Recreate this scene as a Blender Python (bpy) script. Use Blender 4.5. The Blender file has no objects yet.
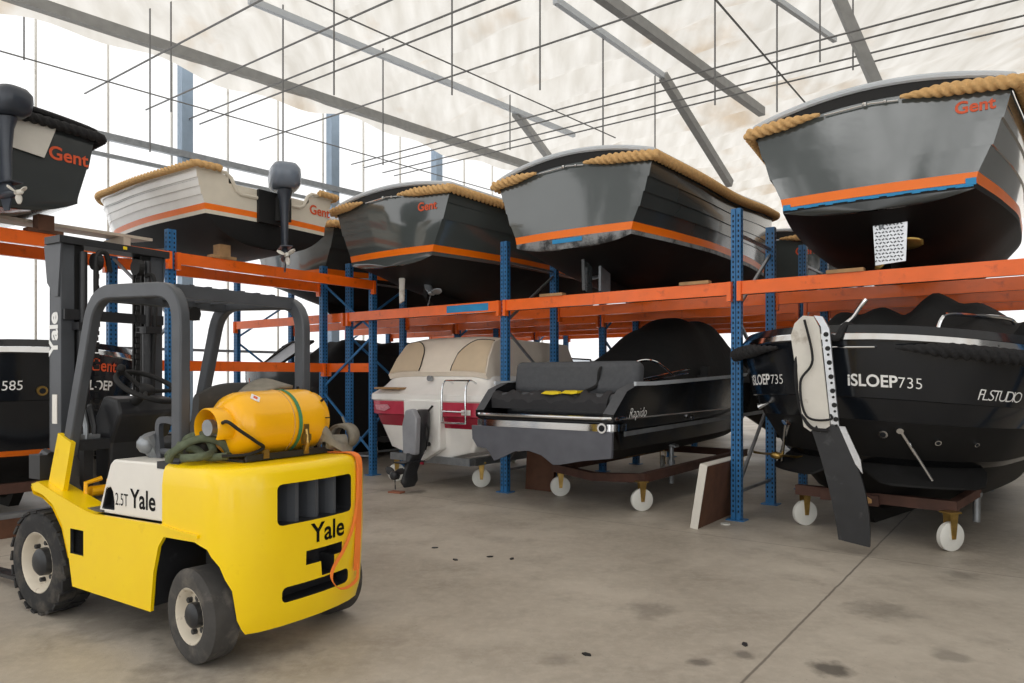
import bpy, bmesh, math, random
import numpy as np
from mathutils import Vector, Matrix, Euler
random.seed(7)
SC = bpy.context.scene
COL = SC.collection
PI = math.pi

# ------------------------------------------------------------------ basics
def lin(c):
    c = c / 255.0
    return c / 12.92 if c <= 0.04045 else ((c + 0.055) / 1.055) ** 2.4
def rgb(r, g, b): return (lin(r), lin(g), lin(b), 1.0)

MATS = {}
def mat(name, col, rough=0.5, metal=0.0, var=0.10, scale=6.0, bump=0.0, bscale=40.0, coat=0.0, spec=0.5, dirt=None, dscale=3.0, dlo=0.55, dhi=0.75):
    m = bpy.data.materials.new(name); m.use_nodes = True
    nt = m.node_tree; b = nt.nodes['Principled BSDF']
    tc = nt.nodes.new('ShaderNodeTexCoord')
    no = nt.nodes.new('ShaderNodeTexNoise'); no.inputs['Scale'].default_value = scale; no.inputs['Detail'].default_value = 5
    nt.links.new(tc.outputs['Object'], no.inputs['Vector'])
    rp = nt.nodes.new('ShaderNodeValToRGB')
    c = rgb(*col)
    rp.color_ramp.elements[0].position = 0.3; rp.color_ramp.elements[1].position = 0.7
    rp.color_ramp.elements[0].color = (c[0]*(1-var), c[1]*(1-var), c[2]*(1-var), 1)
    rp.color_ramp.elements[1].color = (min(1, c[0]*(1+var)), min(1, c[1]*(1+var)), min(1, c[2]*(1+var)), 1)
    nt.links.new(no.outputs['Fac'], rp.inputs['Fac'])
    out = rp.outputs['Color']
    if dirt:
        n2 = nt.nodes.new('ShaderNodeTexNoise'); n2.inputs['Scale'].default_value = dscale; n2.inputs['Detail'].default_value = 8
        n2.inputs['Roughness'].default_value = 0.65
        nt.links.new(tc.outputs['Object'], n2.inputs['Vector'])
        mr = nt.nodes.new('ShaderNodeMapRange'); mr.inputs['From Min'].default_value = dlo; mr.inputs['From Max'].default_value = dhi
        nt.links.new(n2.outputs['Fac'], mr.inputs['Value'])
        mx = nt.nodes.new('ShaderNodeMix'); mx.data_type = 'RGBA'
        nt.links.new(mr.outputs['Result'], mx.inputs['Factor']); nt.links.new(out, mx.inputs[6]); mx.inputs[7].default_value = rgb(*dirt)
        out = mx.outputs[2]
    nt.links.new(out, b.inputs['Base Color'])
    b.inputs['Roughness'].default_value = rough; b.inputs['Metallic'].default_value = metal
    b.inputs['Specular IOR Level'].default_value = spec
    if coat: b.inputs['Coat Weight'].default_value = coat; b.inputs['Coat Roughness'].default_value = 0.06
    if bump:
        n3 = nt.nodes.new('ShaderNodeTexNoise'); n3.inputs['Scale'].default_value = bscale; n3.inputs['Detail'].default_value = 4
        nt.links.new(tc.outputs['Object'], n3.inputs['Vector'])
        bp = nt.nodes.new('ShaderNodeBump'); bp.inputs['Strength'].default_value = bump; bp.inputs['Distance'].default_value = 0.02
        nt.links.new(n3.outputs['Fac'], bp.inputs['Height']); nt.links.new(bp.outputs['Normal'], b.inputs['Normal'])
    MATS[name] = m
    return m

M = type('M', (), {})()
M.grey = mat('grey_gelcoat', (80, 86, 86), 0.1, var=0.06, scale=1.5, coat=1.0, spec=.8, bump=0.5, bscale=1.3)
M.greyd = mat('dark_grey_gelcoat', (56, 60, 61), 0.2, var=0.08, scale=2, coat=0.4)
M.cream = mat('cream_gelcoat', (222, 214, 198), 0.25, var=0.04, coat=0.3)
M.whitegel = mat('white_gelcoat', (246, 244, 240), 0.22, var=0.03, coat=0.3)
M.black = mat('black_antifouling', (19, 19, 20), 0.6, var=0.2, scale=3, dirt=(34, 34, 36), dscale=2.5, spec=.3)
M.scuff = mat('scuffed_bottom_paint', (150, 152, 154), 0.5, var=0.25, scale=5, dirt=(48, 50, 52), dscale=5, dlo=0.42, dhi=0.6)
M.blackgel = mat('black_gelcoat', (11, 12, 14), 0.2, var=0.1, coat=0.12, spec=.35)
M.navy = mat('dark_navy_gelcoat', (20, 24, 30), 0.2, var=0.1, coat=0.2, spec=.4, bump=.15, bscale=1.5)
M.stripe = mat('orange_stripe', (250, 120, 10), 0.35, var=0.04)
M.bluetape = mat('blue_masking_tape', (40, 140, 195), 0.6)
M.rope = mat('manila_rope', (214, 172, 116), 0.9, var=0.12, scale=30, bump=0.2, bscale=120)
M.ropeblk = mat('black_rope', (30, 30, 32), 0.85, var=0.2, scale=30)
M.rim = mat('pale_grey_rim', (196, 202, 208), 0.3, var=0.04)
M.rub = mat('black_rubber', (22, 22, 23), 0.7, var=0.15)
M.orange = mat('orange_beam_paint', (248, 108, 20), 0.3, var=0.06, scale=5, dirt=(196, 78, 26), dscale=7, dlo=0.6, dhi=0.8, coat=0.2)
M.blue = mat('blue_upright_paint', (44, 110, 164), 0.4, var=0.1, scale=6)
M.hole = mat('painted_hole_shade', (9, 14, 22), 0.8)  # near-black colour standing for the shade inside holes and slots
M.zinc = mat('galvanised_steel', (150, 154, 158), 0.42, metal=0.7, var=0.15, scale=9)
M.alum = mat('polished_aluminium', (215, 217, 220), 0.28, metal=0.9, var=0.1, scale=20)
M.chrome = mat('stainless_steel', (220, 222, 225), 0.12, metal=1.0, var=0.03)
M.brass = mat('bronze', (176, 146, 84), 0.35, metal=0.9, var=0.25, scale=14)
M.tan = mat('pale_bronze_paint', (188, 148, 98), 0.5, var=0.12)
M.wood = mat('timber', (168, 132, 92), 0.75, var=0.2, scale=8)
M.woodd = mat('dark_stained_timber', (92, 60, 42), 0.75, var=0.2, scale=8)
M.whitepaint = mat('white_paint', (218, 214, 205), 0.5, var=0.05, dirt=(150, 135, 115), dscale=5, dlo=0.6, dhi=0.8)
M.rust = mat('brown_primer_steel', (84, 56, 46), 0.7, var=0.25, scale=6)
M.yellow = mat('yellow_paint', (255, 214, 0), 0.32, var=0.03, scale=4, dirt=(226, 178, 8), dscale=4, dlo=0.62, dhi=0.8, coat=0.2)
M.yelgas = mat('yellow_cylinder_paint', (252, 184, 6), 0.28, var=0.03, scale=5, dirt=(220, 150, 12), dscale=6, dlo=0.62, dhi=0.75, coat=0.2)
M.fwhite = mat('white_panel_paint', (232, 228, 220), 0.35, var=0.03, dirt=(200, 190, 170), dscale=3, dlo=0.6, dhi=0.8)
M.fblack = mat('forklift_black_paint', (38, 39, 42), 0.42, var=0.18, scale=7, dirt=(84, 84, 86), dscale=5, dlo=0.6, dhi=0.8)
M.fgrey = mat('guard_grey_paint', (74, 77, 82), 0.42, var=0.12, scale=6)
M.tyre = mat('tyre_rubber', (38, 38, 39), 0.85, var=0.2, scale=9, dirt=(96, 90, 82), dscale=6, dlo=0.5, dhi=0.8)
M.tread = mat('worn_grey_rubber', (66, 64, 62), 0.9, var=0.2, scale=9, dirt=(112, 106, 98), dscale=6, dlo=0.5, dhi=0.75)
M.wheelrim = mat('cream_wheel_rim', (206, 196, 178), 0.5, var=0.1, dirt=(130, 105, 80), dscale=12, dlo=0.58, dhi=0.7)
M.white = mat('white_lettering', (238, 238, 236), 0.5, var=0.01)
M.castor = mat('white_nylon', (226, 226, 220), 0.4, var=0.04)
M.ink = mat('black_lettering', (8, 8, 8), 0.7, var=0.02, spec=.2)
M.redtxt = mat('orange_red_lettering', (222, 88, 44), 0.5, var=0.02)
M.seatgrey = mat('charcoal_fabric', (82, 84, 88), 0.85, var=0.08, scale=20, bump=0.2, bscale=60)
M.blkfab = mat('black_fabric', (13, 13, 14), 0.85, var=0.2, scale=6, bump=0.5, bscale=8)
M.sheen = mat('silver_cover_cloth', (150, 152, 158), 0.35, var=0.1)
M.creamvinyl = mat('cream_vinyl', (234, 222, 206), 0.55, var=0.04, bump=0.1, bscale=6)
M.tanvinyl = mat('tan_vinyl', (206, 186, 158), 0.6, var=0.04)
M.red = mat('dark_red_gelcoat', (152, 26, 52), 0.22, var=0.08, coat=0.3)
M.greyrag = mat('grey_canvas', (130, 124, 112), 0.9, var=0.2, scale=15)
M.greenrope = mat('grey_green_rope', (92, 100, 80), 0.95, var=0.3, scale=25)
M.greenstrap = mat('green_webbing', (66, 132, 92), 0.7, var=0.1)
M.ostrap = mat('orange_webbing', (245, 130, 50), 0.6, var=0.08)
M.motor = mat('slate_blue_cowl', (112, 122, 136), 0.25, var=0.06, coat=0.3)
M.motord = mat('dark_motor_paint', (52, 58, 68), 0.35, var=0.1)
M.seatvinyl = mat('black_seat_vinyl', (48, 47, 46), 0.6, var=0.15, dirt=(88, 82, 74), dscale=4, dlo=0.55, dhi=0.8)
M.yellowbag = mat('yellow_bag', (245, 215, 30), 0.5)
M.beige = mat('beige_board', (196, 188, 172), 0.6, var=0.06)
M.steelpost = mat('blue_grey_steel', (146, 164, 182), 0.5, var=0.06)
M.truss = mat('galvanised_truss', (150, 150, 148), 0.5, var=0.1)
M.wire = mat('dark_wire', (120, 120, 120), 0.6)

def glass_mat():
    m = bpy.data.materials.new('tinted_glass'); m.use_nodes = True
    b = m.node_tree.nodes['Principled BSDF']
    b.inputs['Base Color'].default_value = rgb(190, 200, 210); b.inputs['Roughness'].default_value = 0.05
    b.inputs['Transmission Weight'].default_value = 0.6; b.inputs['IOR'].default_value = 1.1
    return m
M.glass = glass_mat()

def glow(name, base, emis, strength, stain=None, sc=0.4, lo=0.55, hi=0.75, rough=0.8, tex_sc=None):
    """daylight-diffusing sheet: opaque, with the daylight from outside put in as its own emission"""
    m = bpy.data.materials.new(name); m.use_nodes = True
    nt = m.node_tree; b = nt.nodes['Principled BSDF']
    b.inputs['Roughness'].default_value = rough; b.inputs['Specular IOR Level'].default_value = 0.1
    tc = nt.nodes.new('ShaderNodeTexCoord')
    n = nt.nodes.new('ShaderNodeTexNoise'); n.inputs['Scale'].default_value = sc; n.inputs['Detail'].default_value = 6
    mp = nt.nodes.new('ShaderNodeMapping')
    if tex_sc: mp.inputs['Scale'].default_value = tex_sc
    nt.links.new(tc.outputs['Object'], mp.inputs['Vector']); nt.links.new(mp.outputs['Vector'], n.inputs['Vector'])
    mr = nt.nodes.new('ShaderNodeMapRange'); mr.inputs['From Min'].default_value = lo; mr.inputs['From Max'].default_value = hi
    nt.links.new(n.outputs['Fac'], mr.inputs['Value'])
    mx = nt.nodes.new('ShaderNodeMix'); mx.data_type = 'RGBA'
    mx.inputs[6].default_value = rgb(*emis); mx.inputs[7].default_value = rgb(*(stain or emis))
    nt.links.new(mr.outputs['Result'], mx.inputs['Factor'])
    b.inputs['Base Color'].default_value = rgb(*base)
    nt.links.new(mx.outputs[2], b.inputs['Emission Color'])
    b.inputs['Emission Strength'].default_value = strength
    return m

# ------------------------------------------------------------------ mesh builder
class MB:
    def __init__(s, T=None):
        s.bm = bmesh.new(); s.T = T or Matrix.Identity(4); s.mi = 0
    def v(s, p): return s.bm.verts.new(s.T @ Vector(p))
    def f(s, vs, mi=None):
        try:
            f = s.bm.faces.new(vs); f.material_index = s.mi if mi is None else mi; return f
        except ValueError: return None
    def grid(s, rows, closed=False, mis=None, flip=False):
        R = [[s.v(p) for p in r] for r in rows]
        n = len(R[0])
        for i in range(len(R) - 1):
            for j in range(n if closed else n - 1):
                k = (j + 1) % n
                q = [R[i][j], R[i][k], R[i+1][k], R[i+1][j]]
                s.f(q[::-1] if flip else q, mis(i, j) if mis else None)
        return R
    def loft(s, rings, caps=True, mis=None):
        R = s.grid(rings, True, mis)
        if caps: s.f(R[0][::-1]); s.f(R[-1])
        return R
    def box(s, c, d, rot=None, mi=None):
        T = Matrix.Translation(Vector(c)) @ (rot.to_4x4() if rot is not None else Matrix.Identity(4))
        vs = [s.v(T @ Vector((x*d[0]/2, y*d[1]/2, z*d[2]/2))) for x in (-1, 1) for y in (-1, 1) for z in (-1, 1)]
        for q in ((0,1,3,2),(4,6,7,5),(0,4,5,1),(2,3,7,6),(0,2,6,4),(1,5,7,3)): s.f([vs[i] for i in q], mi)
    def beam(s, p, q, w, h, up=(0,0,1), mi=None):
        p = Vector(p); q = Vector(q); d = (q - p); L = d.length; d.normalize()
        x = d.cross(Vector(up))
        if x.length < 1e-4: x = d.cross(Vector((1,0,0)))
        x.normalize(); z = x.cross(d)
        R = Matrix((x, d, z)).transposed()
        s.box((p+q)/2, (w, L, h), R, mi)
    def frames(s, pts, closed=False):
        P = [Vector(p) for p in pts]; n = len(P); out = []
        ref = None
        for i in range(n):
            if closed: t = P[(i+1) % n] - P[i-1]
            else: t = P[min(i+1, n-1)] - P[max(i-1, 0)]
            t.normalize()
            if ref is None:
                ref = t.cross(Vector((0,0,1)))
                if ref.length < 0.05: ref = t.cross(Vector((0,1,0)))
                ref.normalize()
            ref = (ref - t * ref.dot(t)).normalized()
            out.append((P[i], ref.copy(), t.cross(ref)))
        return out
    def tube(s, pts, r, seg=10, closed=False, caps=True, mi=None):
        fr = s.frames(pts, closed); n = len(fr)
        rings = []
        for i, (p, a, b) in enumerate(fr):
            rr = r(i/(n-1)) if callable(r) else r
            rings.append([p + (a*math.cos(2*PI*k/seg) + b*math.sin(2*PI*k/seg))*rr for k in range(seg)])
        old = s.mi
        if mi is not None: s.mi = mi
        if closed: rings.append(rings[0])
        s.loft(rings, caps and not closed); s.mi = old
    def rtube(s, pts, w, h, up=(0,1,0)):
        """rectangular section swept along pts; w along `up`, h across"""
        P = [Vector(p) for p in pts]; n = len(P); U = Vector(up).normalized(); rings = []
        for i in range(n):
            t = (P[min(i+1,n-1)] - P[max(i-1,0)]).normalized()
            c = t.cross(U).normalized()
            rings.append([P[i]+U*w/2+c*h/2, P[i]-U*w/2+c*h/2, P[i]-U*w/2-c*h/2, P[i]+U*w/2-c*h/2])
        s.loft(rings)
    def cyl(s, p, q, r, seg=16, r2=None, mi=None):
        s.tube([p, q], (lambda t: r + ((r2 if r2 is not None else r) - r)*t), seg, mi=mi)
    def lathe(s, prof, seg=24, T=None, mi=None, caps=True):
        """prof: list of (axial, radius) round local x axis"""
        T = T or Matrix.Identity(4); old = s.mi
        if mi is not None: s.mi = mi
        rings = [[T @ Vector((a, r*math.cos(2*PI*k/seg), r*math.sin(2*PI*k/seg))) for k in range(seg)] for a, r in prof]
        s.loft(rings, caps); s.mi = old
    def prism(s, poly, p, ax, ay, n, d, mi=None):
        """poly 2-d -> p + x*ax + y*ay, extruded by d along n"""
        p = Vector(p); ax = Vector(ax); ay = Vector(ay); n = Vector(n)
        a = [s.v(p + ax*x + ay*y) for x, y in poly]; b = [s.v(p + ax*x + ay*y + n*d) for x, y in poly]
        s.f(a[::-1], mi); s.f(b, mi)
        for i in range(len(poly)):
            j = (i+1) % len(poly); s.f([a[i], a[j], b[j], b[i]], mi)
    def sphere(s, c, r, seg=14, sx=1, sy=1, sz=1, mi=None):
        c = Vector(c); old = s.mi
        if mi is not None: s.mi = mi
        rings = []
        n = seg//2
        for i in range(n+1):
            a = -PI/2 + PI*(0.02 + 0.96*i/n)
            rings.append([c + Vector((r*sx*math.cos(a)*math.cos(2*PI*k/seg), r*sy*math.cos(a)*math.sin(2*PI*k/seg), r*sz*math.sin(a))) for k in range(seg)])
        s.loft(rings); s.mi = old
    def build(s, name, mats, parent=None, smooth=35, bevel=0.0, sub=0):
        if bevel: pass
        bmesh.ops.recalc_face_normals(s.bm, faces=s.bm.faces)
        me = bpy.data.meshes.new(name); s.bm.to_mesh(me); s.bm.free()
        for m in (mats if isinstance(mats, (list, tuple)) else [mats]): me.materials.append(m)
        if smooth:
            for p in me.polygons: p.use_smooth = True
            me.set_sharp_from_angle(angle=math.radians(smooth))
        o = bpy.data.objects.new(name, me); COL.objects.link(o)
        if parent is not None: o.parent = parent
        if bevel:
            b = o.modifiers.new('bevel', 'BEVEL'); b.width = bevel; b.segments = 2; b.limit_method = 'ANGLE'; b.angle_limit = math.radians(40)
            b.harden_normals = False
        if sub:
            q = o.modifiers.new('sub', 'SUBSURF'); q.levels = sub; q.render_levels = sub
        return o

def tag(o, label, cat, group=None):
    o['label'] = label; o['category'] = cat
    if group: o['group'] = group
    return o
def thing(name, label, cat, loc=(0,0,0), rz=0.0, group=None, rx=0.0, ry=0.0):
    o = bpy.data.objects.new(name, None); COL.objects.link(o); o.empty_display_size = 0.2
    o.location = loc; o.rotation_euler = (rx, ry, rz)
    return tag(o, label, cat, group)
def struct(o): o['kind'] = 'structure'; return o
def copy_tree(o, parent=None):
    c = o.copy(); COL.objects.link(c); c.parent = parent
    for ch in list(o.children): copy_tree(ch, c)
    return c

def text_geo(s, size, bold=0.0, shear=0.0, spacing=1.0, align='LEFT', res=6):
    cu = bpy.data.curves.new('t', 'FONT'); cu.body = s; cu.size = size; cu.offset = bold; cu.shear = shear
    cu.space_character = spacing; cu.align_x = align; cu.resolution_u = res; cu.fill_mode = 'FRONT'
    ob = bpy.data.objects.new('t', cu); COL.objects.link(ob)
    dg = bpy.context.evaluated_depsgraph_get()
    me = bpy.data.meshes.new_from_object(ob.evaluated_get(dg))
    vs = [v.co.copy() for v in me.vertices]; fs = [list(p.vertices) for p in me.polygons]
    bpy.data.objects.remove(ob); bpy.data.curves.remove(cu); bpy.data.meshes.remove(me)
    return vs, fs
def lettering(s, size, fn, m, parent, bold=0.0, shear=0.0, spacing=1.0, align='LEFT', cuts=0, name='lettering'):
    vs, fs = text_geo(s, size, bold, shear, spacing, align)
    bm = bmesh.new()
    V = [bm.verts.new(v) for v in vs]
    for f in fs:
        try: bm.faces.new([V[i] for i in f])
        except ValueError: pass
    if cuts:
        bmesh.ops.triangulate(bm, faces=bm.faces)
        for _ in range(cuts):
            e = [e for e in bm.edges if e.calc_length() > size*0.35]
            if not e: break
            bmesh.ops.subdivide_edges(bm, edges=e, cuts=1); bmesh.ops.triangulate(bm, faces=bm.faces)
    for v in bm.verts: v.co = Vector(fn(v.co.x, v.co.y))
    me = bpy.data.meshes.new(name); bm.to_mesh(me); bm.free(); me.materials.append(m)
    o = bpy.data.objects.new(name, me); COL.objects.link(o); o.parent = parent
    return o
def planar(p, ax, ay):
    p = Vector(p); ax = Vector(ax); ay = Vector(ay)
    return lambda x, y: p + ax*x + ay*y

def cr(pts, x):
    """smooth interpolation through (x, y) knots (monotone-ish cubic)"""
    if x <= pts[0][0]: return pts[0][1]
    if x >= pts[-1][0]: return pts[-1][1]
    for i in range(len(pts)-1):
        if pts[i][0] <= x <= pts[i+1][0]: break
    x0, y0 = pts[i]; x1, y1 = pts[i+1]; h = x1-x0
    def sl(k):
        if k == 0: return (pts[1][1]-pts[0][1])/(pts[1][0]-pts[0][0])
        if k == len(pts)-1: return (pts[-1][1]-pts[-2][1])/(pts[-1][0]-pts[-2][0])
        a = (pts[k][1]-pts[k-1][1])/(pts[k][0]-pts[k-1][0]); b = (pts[k+1][1]-pts[k][1])/(pts[k+1][0]-pts[k][0])
        return 0 if a*b <= 0 else 2*a*b/(a+b)
    t = (x-x0)/h; m0 = sl(i)*h; m1 = sl(i+1)*h
    return (2*t**3-3*t*t+1)*y0 + (t**3-2*t*t+t)*m0 + (-2*t**3+3*t*t)*y1 + (t**3-t*t)*m1

def resample(pts, step):
    P = [Vector(p) for p in pts]; out = [P[0].copy()]; acc = 0.0
    for a, b in zip(P[:-1], P[1:]):
        L = (b-a).length
        if L < 1e-9: continue
        d = step - acc
        while d <= L: out.append(a + (b-a)*(d/L)); d += step
        acc = L - (d - step)
    return out
def smooth_path(pts, n=8):
    """Catmull-Rom through points"""
    P = [Vector(p) for p in pts]; out = []
    for i in range(len(P)-1):
        a = P[max(i-1,0)]; b = P[i]; c = P[i+1]; d = P[min(i+2,len(P)-1)]
        for k in range(n):
            t = k/n
            out.append(0.5*((2*b) + (c-a)*t + (2*a-5*b+4*c-d)*t*t + (3*b-a-3*c+d)*t**3))
    out.append(P[-1]); return out
def twisted(mb, pts, r, pitch=0.24, lobes=3, amp=0.3, seg=18, step=0.016, taper=None):
    P = resample(pts, step); fr = mb.frames(P); n = len(fr); rings = []
    for i, (p, a, b) in enumerate(fr):
        L = i*step; rr = r * (taper(L, n*step) if taper else 1.0)
        ring = []
        for k in range(seg):
            th = 2*PI*k/seg
            q = rr*(1 - amp + amp*abs(math.cos(0.5*(lobes*th - 2*PI*lobes*L/pitch)))*1.45)
            ring.append(p + (a*math.cos(th) + b*math.sin(th))*q)
        rings.append(ring)
    mb.loft(rings)

# ------------------------------------------------------------------ frames of reference
HY, FPX, EYE = 377.0, 715.0, 1.55
U = Vector((.8026, -.5965, 0)); V = Vector((.5965, .8026, 0))
A0 = Vector((2.439, 7.75, 0))
def R(s, t, z=0.0): return A0 + U*s + V*t + Vector((0, 0, z))
TH = math.atan2(U.y, U.x)
L1 = Vector((-2.2, 11.31, 0))                       # corner upright of the left-hand rack
def Lr(k, o, z=0.0): return L1 - V*k + U*o + Vector((0, 0, z))
def at(px, py, z=None, Y=None):
    d = Vector(((px-512)/FPX, 1, -(py-HY)/FPX))
    k = Y if Y is not None else (z-EYE)/d.z
    return Vector((0, 0, EYE)) + d*k

# ------------------------------------------------------------------ camera
cam = bpy.data.cameras.new('camera'); co = bpy.data.objects.new('camera', cam); COL.objects.link(co)
co.location = (0, 0, EYE); co.rotation_euler = (PI/2, 0, 0)
cam.sensor_width = 36; cam.lens = FPX*36/1024; cam.shift_y = (HY-341.5)/1024; cam.clip_start = 0.05
SC.camera = co

# ------------------------------------------------------------------ world and light
w = bpy.data.worlds.new('World'); SC.world = w; w.use_nodes = True
bg = w.node_tree.nodes['Background']; bg.inputs['Strength'].default_value = 1.0
_tc = w.node_tree.nodes.new('ShaderNodeTexCoord'); _mp = w.node_tree.nodes.new('ShaderNodeMapping'); _mp.inputs['Scale'].default_value = (2.2, 2.2, 1.1)
_nz = w.node_tree.nodes.new('ShaderNodeTexNoise'); _nz.inputs['Scale'].default_value = 3.0; _nz.inputs['Detail'].default_value = 3
_rp = w.node_tree.nodes.new('ShaderNodeValToRGB')
_rp.color_ramp.elements[0].position = .42; _rp.color_ramp.elements[0].color = (.28, .28, .28, 1)
_rp.color_ramp.elements[1].position = .60; _rp.color_ramp.elements[1].color = (1.9, 1.9, 1.88, 1)
w.node_tree.links.new(_tc.outputs['Generated'], _mp.inputs['Vector']); w.node_tree.links.new(_mp.outputs['Vector'], _nz.inputs['Vector'])
w.node_tree.links.new(_nz.outputs['Fac'], _rp.inputs['Fac']); w.node_tree.links.new(_rp.outputs['Color'], bg.inputs['Color'])
SC.view_settings.view_transform = 'Standard'; SC.view_settings.look = 'None'
SC.view_settings.exposure = 0.42; SC.view_settings.gamma = 1.0

# ------------------------------------------------------------------ room shell
W = Vector((.666, .746, 0)); N = Vector((-.746, .666, 0))     # direction of the glazed wall, and the way to it
def wl(k, d=16.0, z=0.0): return W*(d*k) + N*d + Vector((0, 0, z))
def floor_material():
    m = bpy.data.materials.new('concrete'); m.use_nodes = True
    nt = m.node_tree; b = nt.nodes['Principled BSDF']; L = nt.links.new
    tc = nt.nodes.new('ShaderNodeTexCoord')
    def noise(scale, detail=6, rough=0.6):
        n = nt.nodes.new('ShaderNodeTexNoise'); n.inputs['Scale'].default_value = scale
        n.inputs['Detail'].default_value = detail; n.inputs['Roughness'].default_value = rough
        L(tc.outputs['Object'], n.inputs['Vector']); return n.outputs['Fac']
    def mr(x, a, c, lo=0.0, hi=1.0):
        n = nt.nodes.new('ShaderNodeMapRange'); n.inputs['From Min'].default_value = a; n.inputs['From Max'].default_value = c
        n.inputs['To Min'].default_value = lo; n.inputs['To Max'].default_value = hi
        L(x, n.inputs['Value']); return n.outputs['Result']
    def mix(fac, a, c):
        n = nt.nodes.new('ShaderNodeMix'); n.data_type = 'RGBA'; L(fac, n.inputs['Factor'])
        if isinstance(a, tuple): n.inputs[6].default_value = a
        else: L(a, n.inputs[6])
        if isinstance(c, tuple): n.inputs[7].default_value = c
        else: L(c, n.inputs[7])
        return n.outputs[2]
    def math_(op, a, c):
        n = nt.nodes.new('ShaderNodeMath'); n.operation = op
        for i, q in enumerate((a, c)):
            if isinstance(q, (int, float)): n.inputs[i].default_value = q
            else: L(q, n.inputs[i])
        return n.outputs[0]
    col = mix(mr(noise(0.55), .35, .68), rgb(158, 149, 137), rgb(194, 185, 172))
    col = mix(mr(noise(2.3, 8, .7), .5, .75, 0, .5), col, rgb(124, 115, 105))
    col = mix(mr(noise(14, 6, .7), .45, .8, 0, .4), col, rgb(208, 200, 187))
    col = mix(mr(noise(38, 3, .6), .68, .76, 0, .5), col, rgb(78, 72, 66))
    wn = noise(6, 5, .6)
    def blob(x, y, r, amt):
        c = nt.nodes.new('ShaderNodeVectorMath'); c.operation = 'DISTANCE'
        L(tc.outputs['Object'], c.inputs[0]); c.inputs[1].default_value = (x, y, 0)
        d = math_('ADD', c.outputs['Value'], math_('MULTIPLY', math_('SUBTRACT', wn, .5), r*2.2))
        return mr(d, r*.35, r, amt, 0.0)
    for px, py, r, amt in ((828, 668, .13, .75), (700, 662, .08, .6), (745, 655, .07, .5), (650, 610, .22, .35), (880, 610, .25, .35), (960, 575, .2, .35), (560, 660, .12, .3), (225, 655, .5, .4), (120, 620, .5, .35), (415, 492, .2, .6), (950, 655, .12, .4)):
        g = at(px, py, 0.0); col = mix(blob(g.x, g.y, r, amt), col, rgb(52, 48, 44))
    # expansion joints
    def joint(nx, ny, off, wid):
        dn = nt.nodes.new('ShaderNodeVectorMath'); dn.operation = 'DOT_PRODUCT'
        L(tc.outputs['Object'], dn.inputs[0]); dn.inputs[1].default_value = (nx, ny, 0)
        d = math_('ABSOLUTE', math_('ADD', math_('SUBTRACT', dn.outputs['Value'], off), math_('MULTIPLY', math_('SUBTRACT', noise(5), .5), .02)), 0)
        return mr(d, wid*.4, wid, .7, 0.0)
    col = mix(joint(U.x, U.y, A0.dot(U)+1.44, .011), col, rgb(84, 77, 70))
    col = mix(joint(U.x, U.y, A0.dot(U)-4.56, .011), col, rgb(92, 85, 78))
    col = mix(joint(V.x, V.y, A0.dot(V)-.9, .009), col, rgb(112, 104, 95))
    L(col, b.inputs['Base Color']); b.inputs['Specular IOR Level'].default_value = .35
    L(mr(noise(1.2), .3, .7, .38, .62), b.inputs['Roughness'])
    bp = nt.nodes.new('ShaderNodeBump'); bp.inputs['Strength'].default_value = .15; bp.inputs['Distance'].default_value = .02
    L(noise(22, 6, .7), bp.inputs['Height']); L(bp.outputs['Normal'], b.inputs['Normal'])
    return m
mb = MB(); mb.grid([[(-40, -6, 0), (40, -6, 0)], [(-40, 60, 0), (40, 60, 0)]])
struct(mb.build('floor', floor_material(), smooth=0))
M.wallglow = glow('daylight_glow_glazing', (60, 60, 60), (251, 251, 251), .95, stain=(243, 243, 243), sc=.5, tex_sc=(1, 1, .15))
M.wallglow2 = glow('daylight_glow_end_glazing', (60, 60, 60), (250, 249, 247), .93)
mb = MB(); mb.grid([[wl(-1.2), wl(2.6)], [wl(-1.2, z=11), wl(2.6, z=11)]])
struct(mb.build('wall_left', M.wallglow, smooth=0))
e0 = wl(2.6); e1 = e0 - N*60
mb = MB(); mb.grid([[R(9, -4), R(9, 26)], [R(9, -4, 11), R(9, 26, 11)]])
struct(mb.build('wall_right_light_block', mat('light_block_grey', (120, 120, 120), .8), smooth=0))  # unseen wall, added to cut the light from the right
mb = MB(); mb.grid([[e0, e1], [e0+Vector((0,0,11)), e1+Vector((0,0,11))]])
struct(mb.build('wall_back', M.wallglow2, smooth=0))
kick = mat('kick_wall_grey', (70, 70, 70), .8)  # dark grey, to hold back grazing light along the floor
mb = MB(); mb.beam(e0-W*.1+Vector((0,0,.7)), e1-W*.1+Vector((0,0,.7)), .15, 1.4); struct(mb.build('baseboard_back_light_block', kick, smooth=0))  # wall base added to block low light reaching the floor under the racks
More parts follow.
